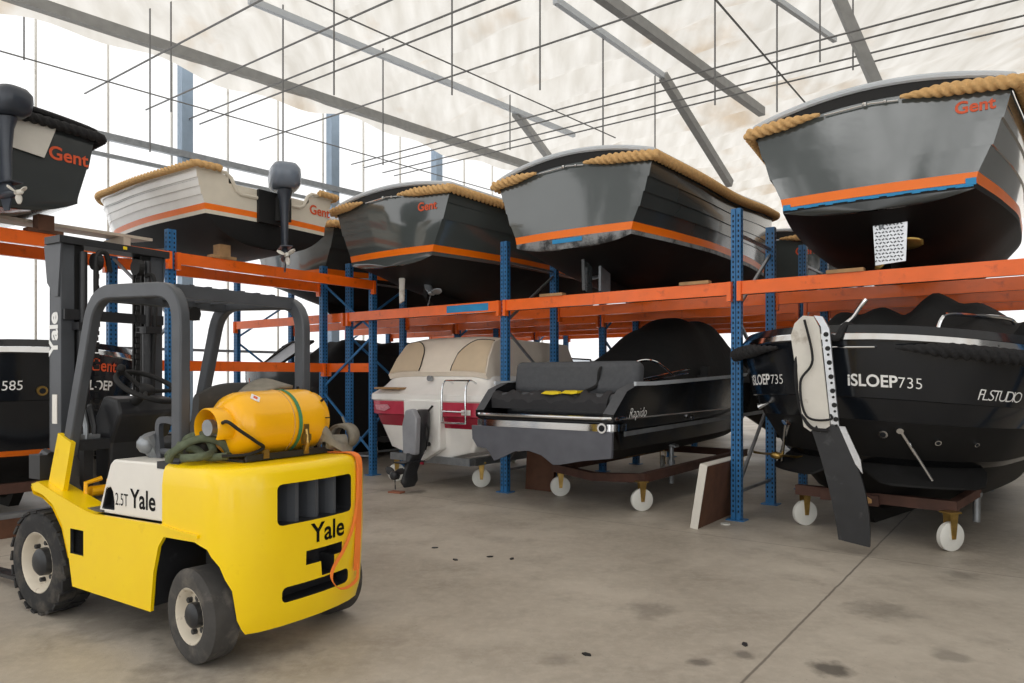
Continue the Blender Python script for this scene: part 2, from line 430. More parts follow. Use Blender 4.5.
# roof cloth: hangs in shallow folds below the glass
G1a, G1b = at(24, 0, 8.0), at(510, 160, 8.0)
gd = (G1b-G1a).normalized(); gn = Vector((gd.y, -gd.x, 0))
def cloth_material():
    m = glow('roof_shade_cloth', (150, 147, 142), (243, 240, 234), .72, stain=(208, 186, 158), sc=.55, lo=.56, hi=.74, tex_sc=(1, 1, 1))  # cloth's emission stands in for daylight coming through it
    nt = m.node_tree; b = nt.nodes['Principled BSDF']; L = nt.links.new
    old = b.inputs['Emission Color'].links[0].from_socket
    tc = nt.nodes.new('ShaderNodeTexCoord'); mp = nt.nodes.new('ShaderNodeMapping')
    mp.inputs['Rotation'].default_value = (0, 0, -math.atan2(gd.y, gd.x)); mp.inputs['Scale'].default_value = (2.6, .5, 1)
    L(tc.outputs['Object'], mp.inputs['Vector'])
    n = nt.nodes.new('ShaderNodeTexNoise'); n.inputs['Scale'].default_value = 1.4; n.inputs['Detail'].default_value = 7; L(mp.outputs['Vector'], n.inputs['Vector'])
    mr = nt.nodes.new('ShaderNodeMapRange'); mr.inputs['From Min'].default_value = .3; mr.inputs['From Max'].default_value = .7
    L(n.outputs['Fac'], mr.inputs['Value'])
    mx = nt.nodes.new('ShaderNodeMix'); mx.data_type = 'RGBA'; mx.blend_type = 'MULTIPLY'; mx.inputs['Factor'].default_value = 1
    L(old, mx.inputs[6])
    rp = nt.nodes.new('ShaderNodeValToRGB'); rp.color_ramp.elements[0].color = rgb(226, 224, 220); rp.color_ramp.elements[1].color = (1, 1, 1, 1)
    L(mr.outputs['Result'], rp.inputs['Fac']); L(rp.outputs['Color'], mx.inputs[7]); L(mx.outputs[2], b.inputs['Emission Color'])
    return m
def cz(a, c):
    return 8.62 + .20*math.cos(a*2*PI/1.25 + .5*math.sin(c*.9)) * (0.6+.4*math.sin(c*.37)) + .08*math.sin(c*1.9+a*.6)
rows = []
for i in range(171):
    a = -9 + i*.27; row = []
    e = .35*math.sin(a*1.1)+.25*math.sin(a*2.9+1)
    p = G1a + gd*a - gn*.15; row.append(Vector((p.x, p.y, 7.72+.25*e)))
    for j in range(25):
        c = .1 + j*1.15; p = G1a + gd*a + gn*c
        row.append(Vector((p.x, p.y, cz(a, c) - .35*math.exp(-c*1.5))))
    rows.append(row)
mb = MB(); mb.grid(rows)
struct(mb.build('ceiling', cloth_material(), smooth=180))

tn = [0]
def trim(mb, m, smooth=35):
    tn[0] += 1; return struct(mb.build('trim_%d' % tn[0], m, smooth=smooth))
for k in (.21, .4386, .679, .908, 1.14):                       # glazed-wall columns
    mb = MB(); p = wl(k, 15.8); mb.beam(p, p+Vector((0,0,10.8)), .24, .24, up=N); trim(mb, M.steelpost)
for k in np.arange(.1, 1.35, .08):                       # thin glazing bars
    mb = MB(); p = wl(k, 15.93); mb.beam(p, p+Vector((0,0,10.8)), .035, .05, up=N); trim(mb, M.whitepaint)
mb = MB(); mb.beam(wl(.02, 15.7, 6.4), wl(1.6, 15.7, 6.4), .1, .14); trim(mb, M.zinc)
mb = MB(); mb.beam(wl(.02, 15.7, 6.02), wl(1.6, 15.7, 6.02), .06, .08); trim(mb, M.zinc)
mb = MB(); mb.beam(wl(-.6, 15.9, 2.15), wl(2.2, 15.9, 2.15), .06, .06); trim(mb, M.zinc)
mb = MB(); mb.beam(wl(-.6, 15.85, .5), wl(2.2, 15.85, .5), .16, 1.0); struct(mb.build('baseboard_left', kick, smooth=0))
# girders below the cloth
def girder(p, q, wd, hh, m=None, ext=0):
    p = Vector(p); q = Vector(q); d = (q-p).normalized()
    mb = MB(); mb.beam(p-d*ext, q+d*ext, wd, hh); trim(mb, m or M.truss)
girder(G1a-gd*3, G1b+gd*4, .16, .2)
girder(at(612, 0, 8.0)-gd*2, at(762, 112, 8.0), .16, .2)
girder(at(249, 0, 8.3), at(500, 105, 8.3)+gd*3, .1, .12, M.rim)
girder(at(555, 0, 8.3), at(663, 76, 8.3), .1, .12, M.rim)
girder(at(663, 76, 8.3), at(730, 184, Y=18.5), .16, .2)
girder(at(837, -6, 8.3), at(876, 84, Y=12.5), .14, .18)
girder(at(515, 112, 8.3), at(557, 168, Y=22), .16, .2)
girder(at(770, -5, 8.3), at(835, 40, 8.3), .08, .1, M.rim)
def wire_through(px, py, z, d, a, c, r=.016):
    p = at(px, py, z)
    if a == 9 or a == 4: a = (15.85 - N.dot(p))/.996
    mb = MB(); mb.tube([p - d*a, p + d*c], r, 6); trim(mb, M.wire)
for px, py in ((50, 112), (92, 134), (200, 124), (700, 72), (705, 80), (712, 92), (620, 122)): wire_through(px, py, 7.2, U, 9, 22)
for px, py in ((330, 62), (455, 75)): wire_through(px, py, 7.2, U, 4, 22)
wire_through(0, 51, 7.2, W, 3, 14, .014); wire_through(716, 0, 7.2, V, .5, 9, .018); wire_through(352, 20, 7.6, W, 6, 8, .014)
for px, y0, y1 in ((171, 8, 112), (150, 8, 152), (283, 18, 168), (334, 0, 95), (383, 60, 165), (452, 0, 95), (540, 0, 90), (603, 34, 150), (655, 78, 150), (715, 0, 105), (777, 0, 112), (820, 0, 62), (853, 8, 70), (24, 0, 60), (510, 100, 150)):
    p = at(px, y0, 8.35); q = at(px, y1, Y=p.y)
    mb = MB(); mb.tube([Vector((p.x, p.y, 8.6)), q], .016, 6); trim(mb, M.wire)

# ------------------------------------------------------------------ pallet racking
SH = 2.575; UPT = 3.37
def upright(name, parent, x, y, top, front=-1):
    mb = MB(); wd, dp = .105, .08
    mb.box((x-wd*.27, y, top/2), (wd*.46, dp, top)); mb.box((x+wd*.27, y, top/2), (wd*.46, dp, top))
    mb.box((x, y-front*dp*.3, top/2), (wd*.2, dp*.4, top))
    mb.box((x, y, .006), (.2, .16, .012))
    for z in np.arange(.1, top-.04, .055):
        for sx in (-.27, .27):
            for sy in (-1, 1):
                mb.box((x+sx*wd, y+sy*dp/2, z), (.016, .004, .026), mi=1)  # raised dark patches painted in for the punched holes
        for sx in (-1, 1): mb.box((x+sx*wd*.5, y, z), (.004, .016, .026), mi=1)
    return mb.build(name, [M.blue, M.hole], parent, smooth=0)
def rack_frame(label, loc, rz, depth=1.2, top=UPT, group='blue rack frames', skew=0.0, braces=True):
    t = thing('rack_frame', label, 'rack frame', loc, rz, group)
    upright('upright', t, 0, 0, top); upright('upright', t, skew, depth, top, 1)
    if braces:
        zs = [.3, 1.35, 2.25, 3.1]
        for i, z in enumerate(zs):
            if i in (0, 3):
                mb = MB(); mb.beam((0, 0, z), (skew, depth, z), .03, .03); mb.build('horizontal_brace', M.zinc, t)
            if i < 3:
                z2 = zs[i+1]-.06
                mb = MB()
                if i % 2 == 0: mb.beam((0, .02, z+.05), (skew, depth-.02, z2), .03, .03)
                else: mb.beam((skew, depth-.02, z+.05), (0, .02, z2), .03, .03)
                mb.build('diagonal_brace', M.zinc if loc[1] < 11.2 else M.blue, t)
    return t
def rack_beam(label, p, q, group='orange rack beams', h=.14, sticker=None):
    p = Vector(p); q = Vector(q); d = (q-p); Ln = d.length; rz = math.atan2(d.y, d.x)
    t = thing('rack_beam', label, 'rack beam', p, rz, group)
    mb = MB(); g = .065
    mb.box((Ln/2, 0, -h/2), (Ln-2*g, .055, h)); mb.box((Ln/2, .012, -h*.62), (Ln-2*g, .06, h*.5))
    mb.build('beam_rail', M.orange, t, smooth=0)
    for x in (g-.01, Ln-g+.01):
        mb = MB(); mb.box((x, -.012, -h*.75), (.045, .075, h*1.5)); mb.build('end_connector', M.orange, t, smooth=0)
    if sticker:
        mb = MB(); mb.box((sticker[0], -.0295, -h/2), (sticker[1], .003, h*.7)); mb.build('label_plate', sticker[2], t, smooth=0)
    return t
COLS = [('left end', -9.45), ('speedboat', -6.3), ('launch', -3.15), ('centre', 0.0), ('right', 3.15)]
colname = {'left end': 'seen through the forklift guard', 'speedboat': 'left of the cream speedboat',
           'launch': 'between speedboat and black launch', 'centre': 'right of the black launch', 'right': 'past the right edge'}
rowname = ['in the front row', 'in the second row back', 'in the rearmost row']
for ci, (cn, s) in enumerate(COLS):
    for ri, t0 in enumerate((0.0, 2.65, 5.3)):
        if cn == 'right' and ri: continue
        rack_frame('blue rack frame %s, %s' % (colname[cn], rowname[ri]), R(s, t0), TH)
bayname = ['far left bay', 'bay above the speedboat', 'bay above the black launch', 'bay under the rightmost boat']
beamrow = ['foremost', 'second from front', 'third from front', 'fourth from front', 'second from back', 'rearmost']
for bi in range(4):
    for ri, t0 in enumerate((0.0, 1.2, 2.65, 3.85, 5.3, 6.5)):
        st = None
        if ri == 0 and bi == 1: st = (2.55, .75, M.bluetape)
        if bi == 3 and ri > 3: continue
        rack_beam('orange steel rack beam, %s of those in the %s' % (beamrow[ri], bayname[bi]),
                  R(COLS[bi][1], t0 + (-.06 if ri % 2 == 0 else .06), SH), R(COLS[bi+1][1], t0 + (-.06 if ri % 2 == 0 else .06), SH), sticker=st)
# left-hand rack, running towards the camera
LS = 3.06
skew = (Vector((-3.05, 11.56, 0))-L1); so = skew.dot(V); sd = -skew.dot(U)
for k, nm in ((0, 'at the corner beside the speedboat'), (3.27, 'behind the forklift mast'), (6.54, 'past the left edge')):
    rack_frame('blue perforated rack frame of the taller left rack, %s' % nm, Lr(k, 0), TH+PI/2, depth=sd, top=3.34, group='blue frames of the left rack', skew=so)
for k, bn in ((0, 'bay under the cream boat'), (3.27, 'bay under the leftmost grey boat')):
    rack_beam('orange steel rack beam, near edge of the left rack, %s' % bn, Lr(k+3.27, .06, LS), Lr(k, .06, LS), group='upper beams of the left rack')
    rack_beam('orange steel rack beam, far edge of the left rack, %s' % bn, Lr(k+3.27, -sd-.06, LS)+V*so, Lr(k, -sd-.06, LS)+V*so, group='upper beams of the left rack')
rack_beam('orange low rack beam across the dark covered boat, seen through the forklift guard', Lr(3.27, -sd+.06, 1.77)+V*so, Lr(0, -sd+.06, 1.77)+V*so)
rack_beam('short orange low rack beam at the corner frame of the left rack', Lr(-.06, -sd, 1.77)+V*so, Lr(-.06, 0, 1.77))

# ------------------------------------------------------------------ clinker sloops on the upper shelf
def sloop(name, label, loc, rz, S=None, group=None, cat='boat', ry=0.0):
    """transom at y=0, bow +y, keel at z=0"""
    D = dict(L=5.8, hg=[(0,1.07),(1.5,1.17),(3,1.17),(4.5,1.04),(5.3,.66),(5.8,.06)], zg=[(0,1.40),(2,1.36),(4,1.5),(5.8,1.75)],
             hs=[(0,.81),(1.0,.98),(2,1.08),(3,1.08),(4.4,.93),(5.3,.52),(5.8,.04)], zs=.66, sh=.09, zk=[(0,.52),(1.0,.24),(2.2,.12),(4.5,.16),(5.4,.5),(5.8,.9)],
             top=M.grey, bot=M.black, str=M.stripe, laps=4, crown=.15, rimm=M.rim, rope=M.rope, band=M.black, skeg=True, text='Gent', tx=.42, tz=1.22, tsize=.2,
             notch=None, side=M.greyd, rope_r=.056, wire=True, tbot=None)
    if S: D.update(S)
    root = thing(name, label, cat, loc, rz, group, ry=ry)
    L = D['L']; zs = D['zs']; nb = 8; nl = D['laps']
    def prof(y):
        hb = cr(D['hs'], y); hg = cr(D['hg'], y); zg = cr(D['zg'], y); zk = cr(D['zk'], y)
        rise = max(0, (y - .7*L)/(.3*L))**2*.25
        zb = zs + rise
        P = []
        for i in range(nb):
            t = i/(nb-1); P.append((hb*t**.85, zk + (zb-.05-zk)*t**2.4))
        P.append((hb+.003, zb)); zt = zb + D['sh']
        P.append((hb + (hg-hb)*.09, zt))
        for i in range(1, nl+1):
            t = i/nl; x = hb + (hg-hb)*(.09 + .91*t**.85); z = zt + (zg-zt)*t
            P.append((x, z))
            if i < nl: P.append((x + .014*min(1, hg), z - .002))
        return P
    ns = 34
    ys = [L*(i/(ns-1)) for i in range(ns)]
    npf = len(prof(0))
    rows = []
    for y in ys:
        p = prof(y); rows.append([(-x, y, z) for x, z in reversed(p)] + [(x, y, z) for x, z in p[1:]])
    def mis(i, j):
        q = abs(j - (npf-1)); q = q if j >= npf-1 else (npf-1) - j - 1
        return 1 if q < nb-1 else (3 if q == nb-1 else (2 if q == nb else 0))
    mb = MB(); mb.grid(rows, mis=mis)
    mb.build('hull', [D['side'], D['bot'], D['str'], D['band']], root, smooth=28)
    # transom, slightly cambered, with a crowned or notched top
    p0 = prof(0); cam_ = .05
    hgt, zgt = p0[-1]
    def topz(x):
        q = abs(x)/hgt
        if D['notch']:
            a, dep = D['notch']; s_ = min(1, max(0, (q-a)/.16)); return zgt - dep*(1 - s_*s_*(3-2*s_))
        return zgt + D['crown']*(1 - q*q)
    def ty(x, hw): return -cam_*(1-(x/max(hw, .01))**2)
    rows = []; nx = 20; lev = []
    for k in range(1, npf):
        if k <= nb or k >= nb+1: lev.append(p0[k])
    zc = p0[0][1]
    for x, z in lev[:-1]:
        rows.append([(x*(2*i/nx-1), ty(x*(2*i/nx-1), x), z if z > zs-.06 else z) for i in range(nx+1)])
    x = hgt; rows.append([(x*(2*i/nx-1), ty(x*(2*i/nx-1), x), min(zgt, topz(x*(2*i/nx-1)))) for i in range(nx+1)])
    if not D['notch']: rows.append([(x*(2*i/nx-1), ty(x*(2*i/nx-1), x), topz(x*(2*i/nx-1))) for i in range(nx+1)])
    else:
        pass
    def tmi(i, j):
        return 4 if i < nb-2 else (3 if i == nb-2 else (2 if i == nb-1 else 0))
    mb = MB(); mb.grid(rows, mis=tmi)
    mb.build('transom', [D['top'], D['bot'], D['str'], D['band'], D['tbot'] or D['bot']], root, smooth=60)
    # inner deck
    mb = MB(); mb.grid([[(-cr(D['hg'], y)*.98, y+.02, cr(D['zg'], y)-.12), (cr(D['hg'], y)*.98, y+.02, cr(D['zg'], y)-.12)] for y in ys]); mb.build('deck', M.greyd, root)
    # gunwale cap + dark rubbing strake
    side = [(cr(D['hg'], y)+.01, y, cr(D['zg'], y)) for y in ys]
    tr = [(hgt*(1-i/14), ty(hgt*(1-i/14), hgt)-.01, topz(hgt*(1-i/14))) for i in range(1, 15)]
    half = side[::-1] + tr
    full = half + [(-x, y, z) for x, y, z in half[:-1][::-1]]
    if not D['notch']:
        mb = MB(); P = [Vector(p)+Vector((0, 0, .12)) for p in full]
        mb.tube(P, .032, 8); mb.build('gunwale_cap', D['rimm'], root)
        mb = MB(); mb.grid([[Vector(p)+Vector((0,0,.11)) for p in full], [Vector(p)+Vector((0,0,-.01)) for p in full]]); mb.build('rubbing_strake', M.rub, root)
    else:
        mb = MB(); P = [Vector(p)+Vector((0, 0, .02)) for p in full]
        mb.tube(P, .025, 8); mb.build('gunwale_cap', D['rimm'], root)
    # fender rope
    if D['rope']:
        for sg in (-1, 1):
            off = .055
            path = [(sg*(x+off), y, z+.04) for x, y, z in side[::-1]]
            end = .62 if sg < 0 else .79
            if D['notch']: end = .3
            k = D['crown']*.35 if not D['notch'] else 0.0
            for i in range(0, 9):
                q = 1 - (i/8)*end
                x = hgt*q
                path.append((sg*(x+ (off if i == 0 else .02)), ty(x, hgt)-off-.01 if i else -off, zgt+.045 + k*(1-q*q)))
            path = smooth_path(path, 4)
            mb = MB()
            twisted(mb, path, D['rope_r'], taper=(lambda s_, T: min(1, .25+.75*max(0, (T-s_))/.34)) if D['wire'] else None)
            mb.build('fender_rope', D['rope'], root)
        if D['wire']:
            xa, xb = -hgt*.38, hgt*.21
            z = zgt+.045+D['crown']*.35*.88
            mb = MB(); mb.tube([(xa, -.075, z-.01), (0, -.085, z+.01), (xb, -.075, z-.01)], .008, 6); mb.sphere((-.05, -.085, z+.01), .026, 8); mb.sphere((.12, -.085, z), .018, 8)
            mb.build('rope_lashing', M.chrome, root)
    if D['skeg']:
        mb = MB(); pts = [(.30, .40), (.42, .0), (3.6, .0), (4.6, .17)]
        ztop = [(.30, cr(D['zk'], .3)+.05), (1.2, .26), (2.4, .16), (4.6, .2)]
        poly = [(.95, .0), (3.8, .0), (4.7, .16), (2.4, .17), (1.4, .26), (.7, .40), (.72, .16)]
        mb.prism(poly, (-.035, 0, 0), (0,1,0), (0,0,1), (1,0,0), .07); mb.build('skeg', D['bot'], root)
    if D['text']:
        lettering(D['text'], D['tsize'], lambda x, y: Vector((D['tx']+x, ty(D['tx']+x, hgt)-.006, D['tz']+y)), M.redtxt, root, bold=.004, cuts=2)
    root['_dims'] = 0; del root['_dims']
    return root
def propeller(parent, c, r, m, blades=3, axis_y=True, hub=.035, name='propeller', tilt=None, start=0.0):
    T = Matrix.Translation(Vector(c)) @ (tilt.to_4x4() if tilt is not None else Matrix.Identity(4)) @ Matrix.Rotation(PI/2, 4, 'Z')
    mb = MB(T)
    mb.lathe([(-.06, hub*.6), (-.04, hub), (.04, hub), (.07, hub*.3)], 12)
    for k in range(blades):
        a = start + 2*PI*k/blades; rows = []
        for i in range(7):
            q = i/6; rr = hub*.8 + (r-hub*.8)*q; wd = r*.62*math.sin(PI*(.18+.72*q))**.8
            pitch = .9 - .5*q; row = []
            for j in range(5):
                s_ = (j/4-.5)*wd
                x = s_*math.sin(pitch); tt = s_*math.cos(pitch)
                ang = a + tt/max(rr, .03)*.8
                row.append((x, rr*math.cos(ang), rr*math.sin(ang)))
            rows.append(row)
        mb.grid(rows)
    o = mb.build(name, m, parent, smooth=60)
    so_ = o.modifiers.new('thick', 'SOLIDIFY'); so_.thickness = .006
    return o

# boat over the right end
u1 = sloop('motor_sloop', 'grey sloop at the upper right with patterned metal rudder and blue tape', R(1.38, -.3, SH+.005), TH, dict(tbot=M.greyd, laps=3, tx=.66, tz=1.27, tsize=.145, side=M.grey), group='boats on the upper shelf')
mb = MB()
pl = [(-.14, .52), (.17, .54), (.15, .02), (-.11, .0)]
mb.prism(pl, (.09, .28, .05), (1,0,0), (0,0,1), (0,1,0), .02)
for i in range(8):
    for j in range(14):
        x = -.015 + i*.031 + (.01 if j % 2 else 0); z = .09 + j*.034
        mb.box((x, .277, z), (.022, .008, .011), Matrix.Rotation(.6 if (i+j) % 2 else -.6, 3, 'Y'), mi=1)
mb.build('rudder', [M.alum, M.fgrey], u1)['label'] = 'bright patterned metal rudder blade'
mb = MB(); mb.cyl((.03, .30, .4), (.03, .30, .62), .03, 10); mb.build('rudder_stock', M.zinc, u1)
propeller(u1, (.09, .5, .27), .27, M.brass, 3, start=PI/3)
mb = MB()
for i in range(24):
    x0 = -.80 + 1.60*i/24; h = .026 + .006*math.sin(i*2.3)
    x = x0 + .033; mb.box((x, -.05*(1-(x/.8)**2)-.006, .655-.5*h), (.068, .006, h))
mb.box((-.77, -.012, .66), (.07, .01, .05)); mb.box((.78, -.012, .67), (.08, .01, .06))
mb.build('masking_tape', M.bluetape, u1, smooth=0)
# boat over the black launch
u2 = sloop('motor_sloop', 'grey clinker sloop above the black launch, its orange stripe line scuffed white below', R(-1.93, -.3, SH+.005), TH, dict(text=None, laps=4, band=M.scuff, tbot=M.scuff), group='boats on the upper shelf')
mb = MB(); mb.prism([(.28, .55), (.48, .5), (.48, .04), (.40, .0), (.30, .05)], (-.02, 0, 0), (0,1,0), (0,0,1), (1,0,0), .04)
mb.build('rudder', M.greyd, u2)
mb = MB(); mb.box((.12, .62, .3), (.03, .25, .5)); mb.build('shaft_bracket', M.zinc, u2)
mb = MB(); mb.box((-.02, -.053, .62), (.42, .008, .05)); mb.build('masking_tape', M.bluetape, u2)
propeller(u2, (0.02, .72, .26), .15, M.zinc, 3)
# boat over the speedboat
u3 = sloop('motor_sloop', 'grey sloop above the speedboat with a narrow white rudder', R(-4.74, -.6, SH+.005), TH, dict(tbot=M.grey, band=M.grey, laps=2, side=M.grey, tx=.58, tz=1.22, tsize=.16, crown=.11, hg=[(0,1.12),(1.5,1.2),(3,1.18),(4.3,1.03),(5.2,.66),(5.8,.06)]), group='boats on the upper shelf')
mb = MB(); mb.prism([(-.05, .5), (.05, .5), (.035, .03), (-.04, .0)], (-.12, .34, .05), (1,0,0), (0,0,1), (0,1,0), .03)
mb.build('rudder', M.whitepaint, u3)['label'] = 'white rudder blade'
propeller(u3, (.22, .62, .2), .2, M.zinc, 3, start=.9)
# dark sloop further left
sloop('motor_sloop', 'dark sloop half hidden behind the cream boat and its outboard', R(-7.62, -.1, SH+.005), TH, dict(laps=2, text=None, wire=False), group='boats on the upper shelf')
sloop('motor_sloop', 'distant grey sloop seen between two bigger sloops on the right', R(-1.45, 5.85, SH+.005), TH, dict(laps=2, tx=.5, tz=1.18), group='boats on the upper shelf')
# timber packing under the keels
for lab, s, t0 in (('short timber block on the orange shelf near the centre post', -.45, .0), ('short timber block on the shelf beneath the scuffed grey sloop', -2.35, .0), ('short timber block on the right-hand shelf beneath the grey sloop', 1.1, 0.0)):
    mb = MB(); mb.box((0, 0, .018), (.34, .1, .036)); o = mb.build('timber_block', M.wood, smooth=0)
    o.location = R(s, t0-.06, SH); o.rotation_euler.z = TH; tag(o, lab, 'wood block', 'timber packing')

# cream boat on the left rack
CB = dict(L=4.0, hg=[(0,1.02),(1.2,1.06),(2.4,.98),(3.3,.62),(4.0,.12)], zg=[(0,.93),(2,.93),(4,1.13)], hs=[(0,.90),(1.2,.93),(2.4,.82),(3.3,.48),(4.0,.05)],
          zs=.46, sh=.075, zk=[(0,.08),(2,.05),(3.3,.14),(4.0,.5)], top=M.cream, side=M.whitegel, bot=M.black, band=M.cream, laps=4, notch=(.46, .23), text='Gent', tx=.62, tz=.68, tsize=.18, wire=False, skeg=False, rimm=M.cream, rope_r=.042)
cbk = 2.08
cream = sloop('rowing_boat', 'cream clinker boat with orange stripe on the left rack, stern towards the aisle', Lr(cbk, .28, LS+.09), TH+PI/2, CB, group='boats on the upper shelf')
mb = MB(); mb.box((-.05, -.075, .62), (.34, .05, .42)); mb.build('motor_pad', M.rub, cream)
# grey boat at the far left
GB = dict(L=4.6, hg=[(0,1.0),(1.2,1.06),(2.8,1.0),(3.8,.62),(4.6,.1)], zg=[(0,.86),(2,.86),(4.6,1.1)], hs=[(0,.84),(1.2,.88),(2.8,.8),(3.8,.48),(4.6,.05)], zs=.22, sh=.05, zk=[(0,.0),(2,.0),(3.8,.1),(4.6,.5)],
          str=M.greyd, top=M.greyd, side=M.greyd, bot=M.greyd, band=M.greyd, laps=2, crown=.06, text='Gent', tx=.55, tz=.58, tsize=.19, wire=False, skeg=False, rope=M.ropeblk, rimm=M.ropeblk, rope_r=.05)
gk = 5.28
gboat = sloop('motor_boat', 'dark grey boat with black fender rope at the upper left corner', Lr(gk, .32, LS+.15), TH+PI/2, GB, group='boats on the upper shelf')
mb = MB(); mb.prism([(-.35, .92), (.62, .92), (.50, .56), (.2, .60), (-.35, .60)], (0, -.066, 0), (1,0,0), (0,0,1), (0,-1,0), .012)
mb.build('splash_guard', M.whitepaint, gboat)['label'] = 'white guard sheet over the stern'
for lab, k, o_, h in (('upright wooden post propping the leftmost grey boat on the rack', 4.66, .05, .17), ('wooden block under the cream boat at its stern corner', 2.62, .05, .16)):
    mb = MB(); mb.box((0, 0, .02), (.12, .34, .04)); mb.box((0, 0, h/2+.02), (.15, .15, h)); o = mb.build('timber_block', M.woodd if h > .165 else M.wood, smooth=0)
    o.location = Lr(k, o_, LS); o.rotation_euler.z = TH; tag(o, lab, 'wood block', 'timber packing')
mb = MB(); mb.prism([(-.25, .17), (.25, .13), (.25, .165), (-.25, .215)], (0, -1.0, 0), (1,0,0), (0,0,1), (0,1,0), 2.0); mb.box((0, -.7, .07), (.5, .08, .14)); mb.box((0, .7, .07), (.5, .08, .14)); o = mb.build('shelf_board', M.beige); o.location = Lr(4.42, -.38, LS); o.rotation_euler.z = TH
tag(o, 'long beige board lying across the left rack behind the wooden post', 'board')

def outboard(label, loc, rz, s=1.0, dark=False, prop=True, group='outboard motors'):
    t = thing('outboard_motor', label, 'outboard motor', loc, rz, group)   # y forward = to the boat
    mm = M.motord if dark else M.motor
    mb = MB(); rings = []
    for q, a, b, dy in ((0, .14, .20, 0), (.05, .19, .28, 0), (.16, .20, .30, -.01), (.24, .19, .29, -.02), (.30, .15, .24, -.02), (.325, .07, .12, -.02)):
        rings.append([(a*s*math.copysign(abs(math.cos(th))**.6, math.cos(th)), dy*s - .02 + b*s*math.copysign(abs(math.sin(th))**.6, math.sin(th)), (1.02+q)*s) for th in [2*PI*k/24 for k in range(24)]])
    mb.loft(rings); mb.build('cowling', mm, t, smooth=50)
    mb = MB(); rings = []
    for z, a, b in ((1.0, .10, .15), (.88, .07, .1), (.6, .05, .08), (.35, .045, .09), (.25, .035, .09), (.18, .05, .16), (.13, .05, .16)):
        rings.append([(a*s*math.cos(th), -.04*s + b*s*math.sin(th), z*s) for th in [2*PI*k/16 for k in range(16)]])
    mb.loft(rings)
    mb.box((0, -.08*s, .255*s), (.15*s, .3*s, .014*s))
    mb.prism([(-.16, .12), (.06, .12), (-.02, -.06), (-.10, -.06)], (-.008*s, 0, 0), (0, s, 0), (0, 0, s), (1, 0, 0), .016*s)
    mb.build('leg', M.motord, t, smooth=50)
    mb = MB(); mb.tube([(0, -.22*s, .13*s), (0, -.14*s, .13*s), (0, .02*s, .13*s), (0, .12*s, .13*s)], lambda q: (.03+.03*math.sin(PI*min(1, q*1.1)))*s, 12); mb.build('gearcase', M.motord, t)
    propeller(t, (0, -.25*s, .13*s), .13*s, M.whitepaint, 3, start=.4, hub=.03*s)
    mb = MB(); mb.box((0, .10*s, .78*s), (.2*s, .06*s, .3*s)); mb.box((0, .14*s, .94*s), (.16*s, .14*s, .05*s)); mb.build('clamp_bracket', M.rub, t)
    return t
outboard('slate blue outboard motor hanging on the stern of the cream boat', Lr(2.02, .52, LS-.08), TH+PI/2-.5, 1.0)
outboard('dark outboard motor on the stern of the leftmost boat, at the frame edge', Lr(5.22, .66, LS+.10), TH+PI/2+.25, .82, dark=True)

# ------------------------------------------------------------------ boats on the floor: hulls from level outlines
class Hull:
    """levels: list of dict(z,B,ys,D,yb); p runs 0 (stern centre) to 1 (bow), starboard side"""
    def __init__(s, levels, e=1.0, sheer=None, nst=14, nsd=20, pw=2.6):
        s.pw = pw; s.lv = levels; s.e = e; s.sheer = sheer or (lambda y: 0.0); s.nst = nst; s.nsd = nsd; s.z1 = levels[-1]['z']; s.z0 = levels[0]['z']
    def par(s, z):
        L = s.lv
        if z <= L[0]['z']: return L[0]
        for a, b in zip(L[:-1], L[1:]):
            if z <= b['z']:
                t = (z-a['z'])/(b['z']-a['z']); return {k: a[k]+(b[k]-a[k])*t for k in a}
        return L[-1]
    def line(s, q):
        out = []; e = s.e
        for i in range(s.nst+1):
            ph = PI/2*i/s.nst
            out.append((q['B']*math.sin(ph)**e, q['ys'] + q['D']*(1-math.cos(ph)**e)))
        y1 = q['ys']+q['D']
        for i in range(1, s.nsd+1):
            t = i/s.nsd; y = y1 + (q['yb']-y1)*t; out.append((max(.01, q['B']*(1-t**s.pw)), y))
        return out
    def pt(s, x, y, z): return Vector((x, y, z + s.sheer(y)*(z-s.z0)/(s.z1-s.z0)))
    def ring(s, q):
        l = s.line(q)
        return [s.pt(-x, y, q['z']) for x, y in reversed(l)] + [s.pt(x, y, q['z']) for x, y in l[1:]]
    def mesh(s, mb, mids=None):
        mb.grid([s.ring(q) for q in s.lv], mis=(lambda i, j: mids[i]) if mids else None)
        r = [mb.v(p) for p in s.ring(s.lv[0])]; mb.f(r, mids[0] if mids else 0)
    def rimline(s, dz=0.0, off=0.0, z=None):
        q = dict(s.par(z if z is not None else s.z1)); q['B'] += off; q['ys'] -= off
        return [Vector((p.x, p.y, p.z+dz)) for p in s.ring(q)]
    def on(s, arc, z, off=.006):
        """point on the surface at signed arc length from the stern centre, along the outline at height z"""
        def P(a, zz):
            l = s.line(s.par(zz)); d = abs(a); sg = 1 if a >= 0 else -1
            for (x0, y0), (x1, y1) in zip(l[:-1], l[1:]):
                L = math.hypot(x1-x0, y1-y0)
                if d <= L: t = d/L; return s.pt(sg*(x0+(x1-x0)*t), y0+(y1-y0)*t, zz)
                d -= L
            return s.pt(sg*l[-1][0], l[-1][1], zz)
        p = P(arc, z); n = (P(arc+.02, z)-P(arc-.02, z)).cross(P(arc, z+.02)-P(arc, z-.02))
        n.normalize(); return p + n*off
    def deck(s, mb, z, off=-.03):
        q = dict(s.par(z)); q['B'] += off; q['ys'] -= off; q['z'] = z; l = s.line(q)
        mb.grid([[s.pt(-x, y, z), s.pt(x, y, z)] for x, y in l])

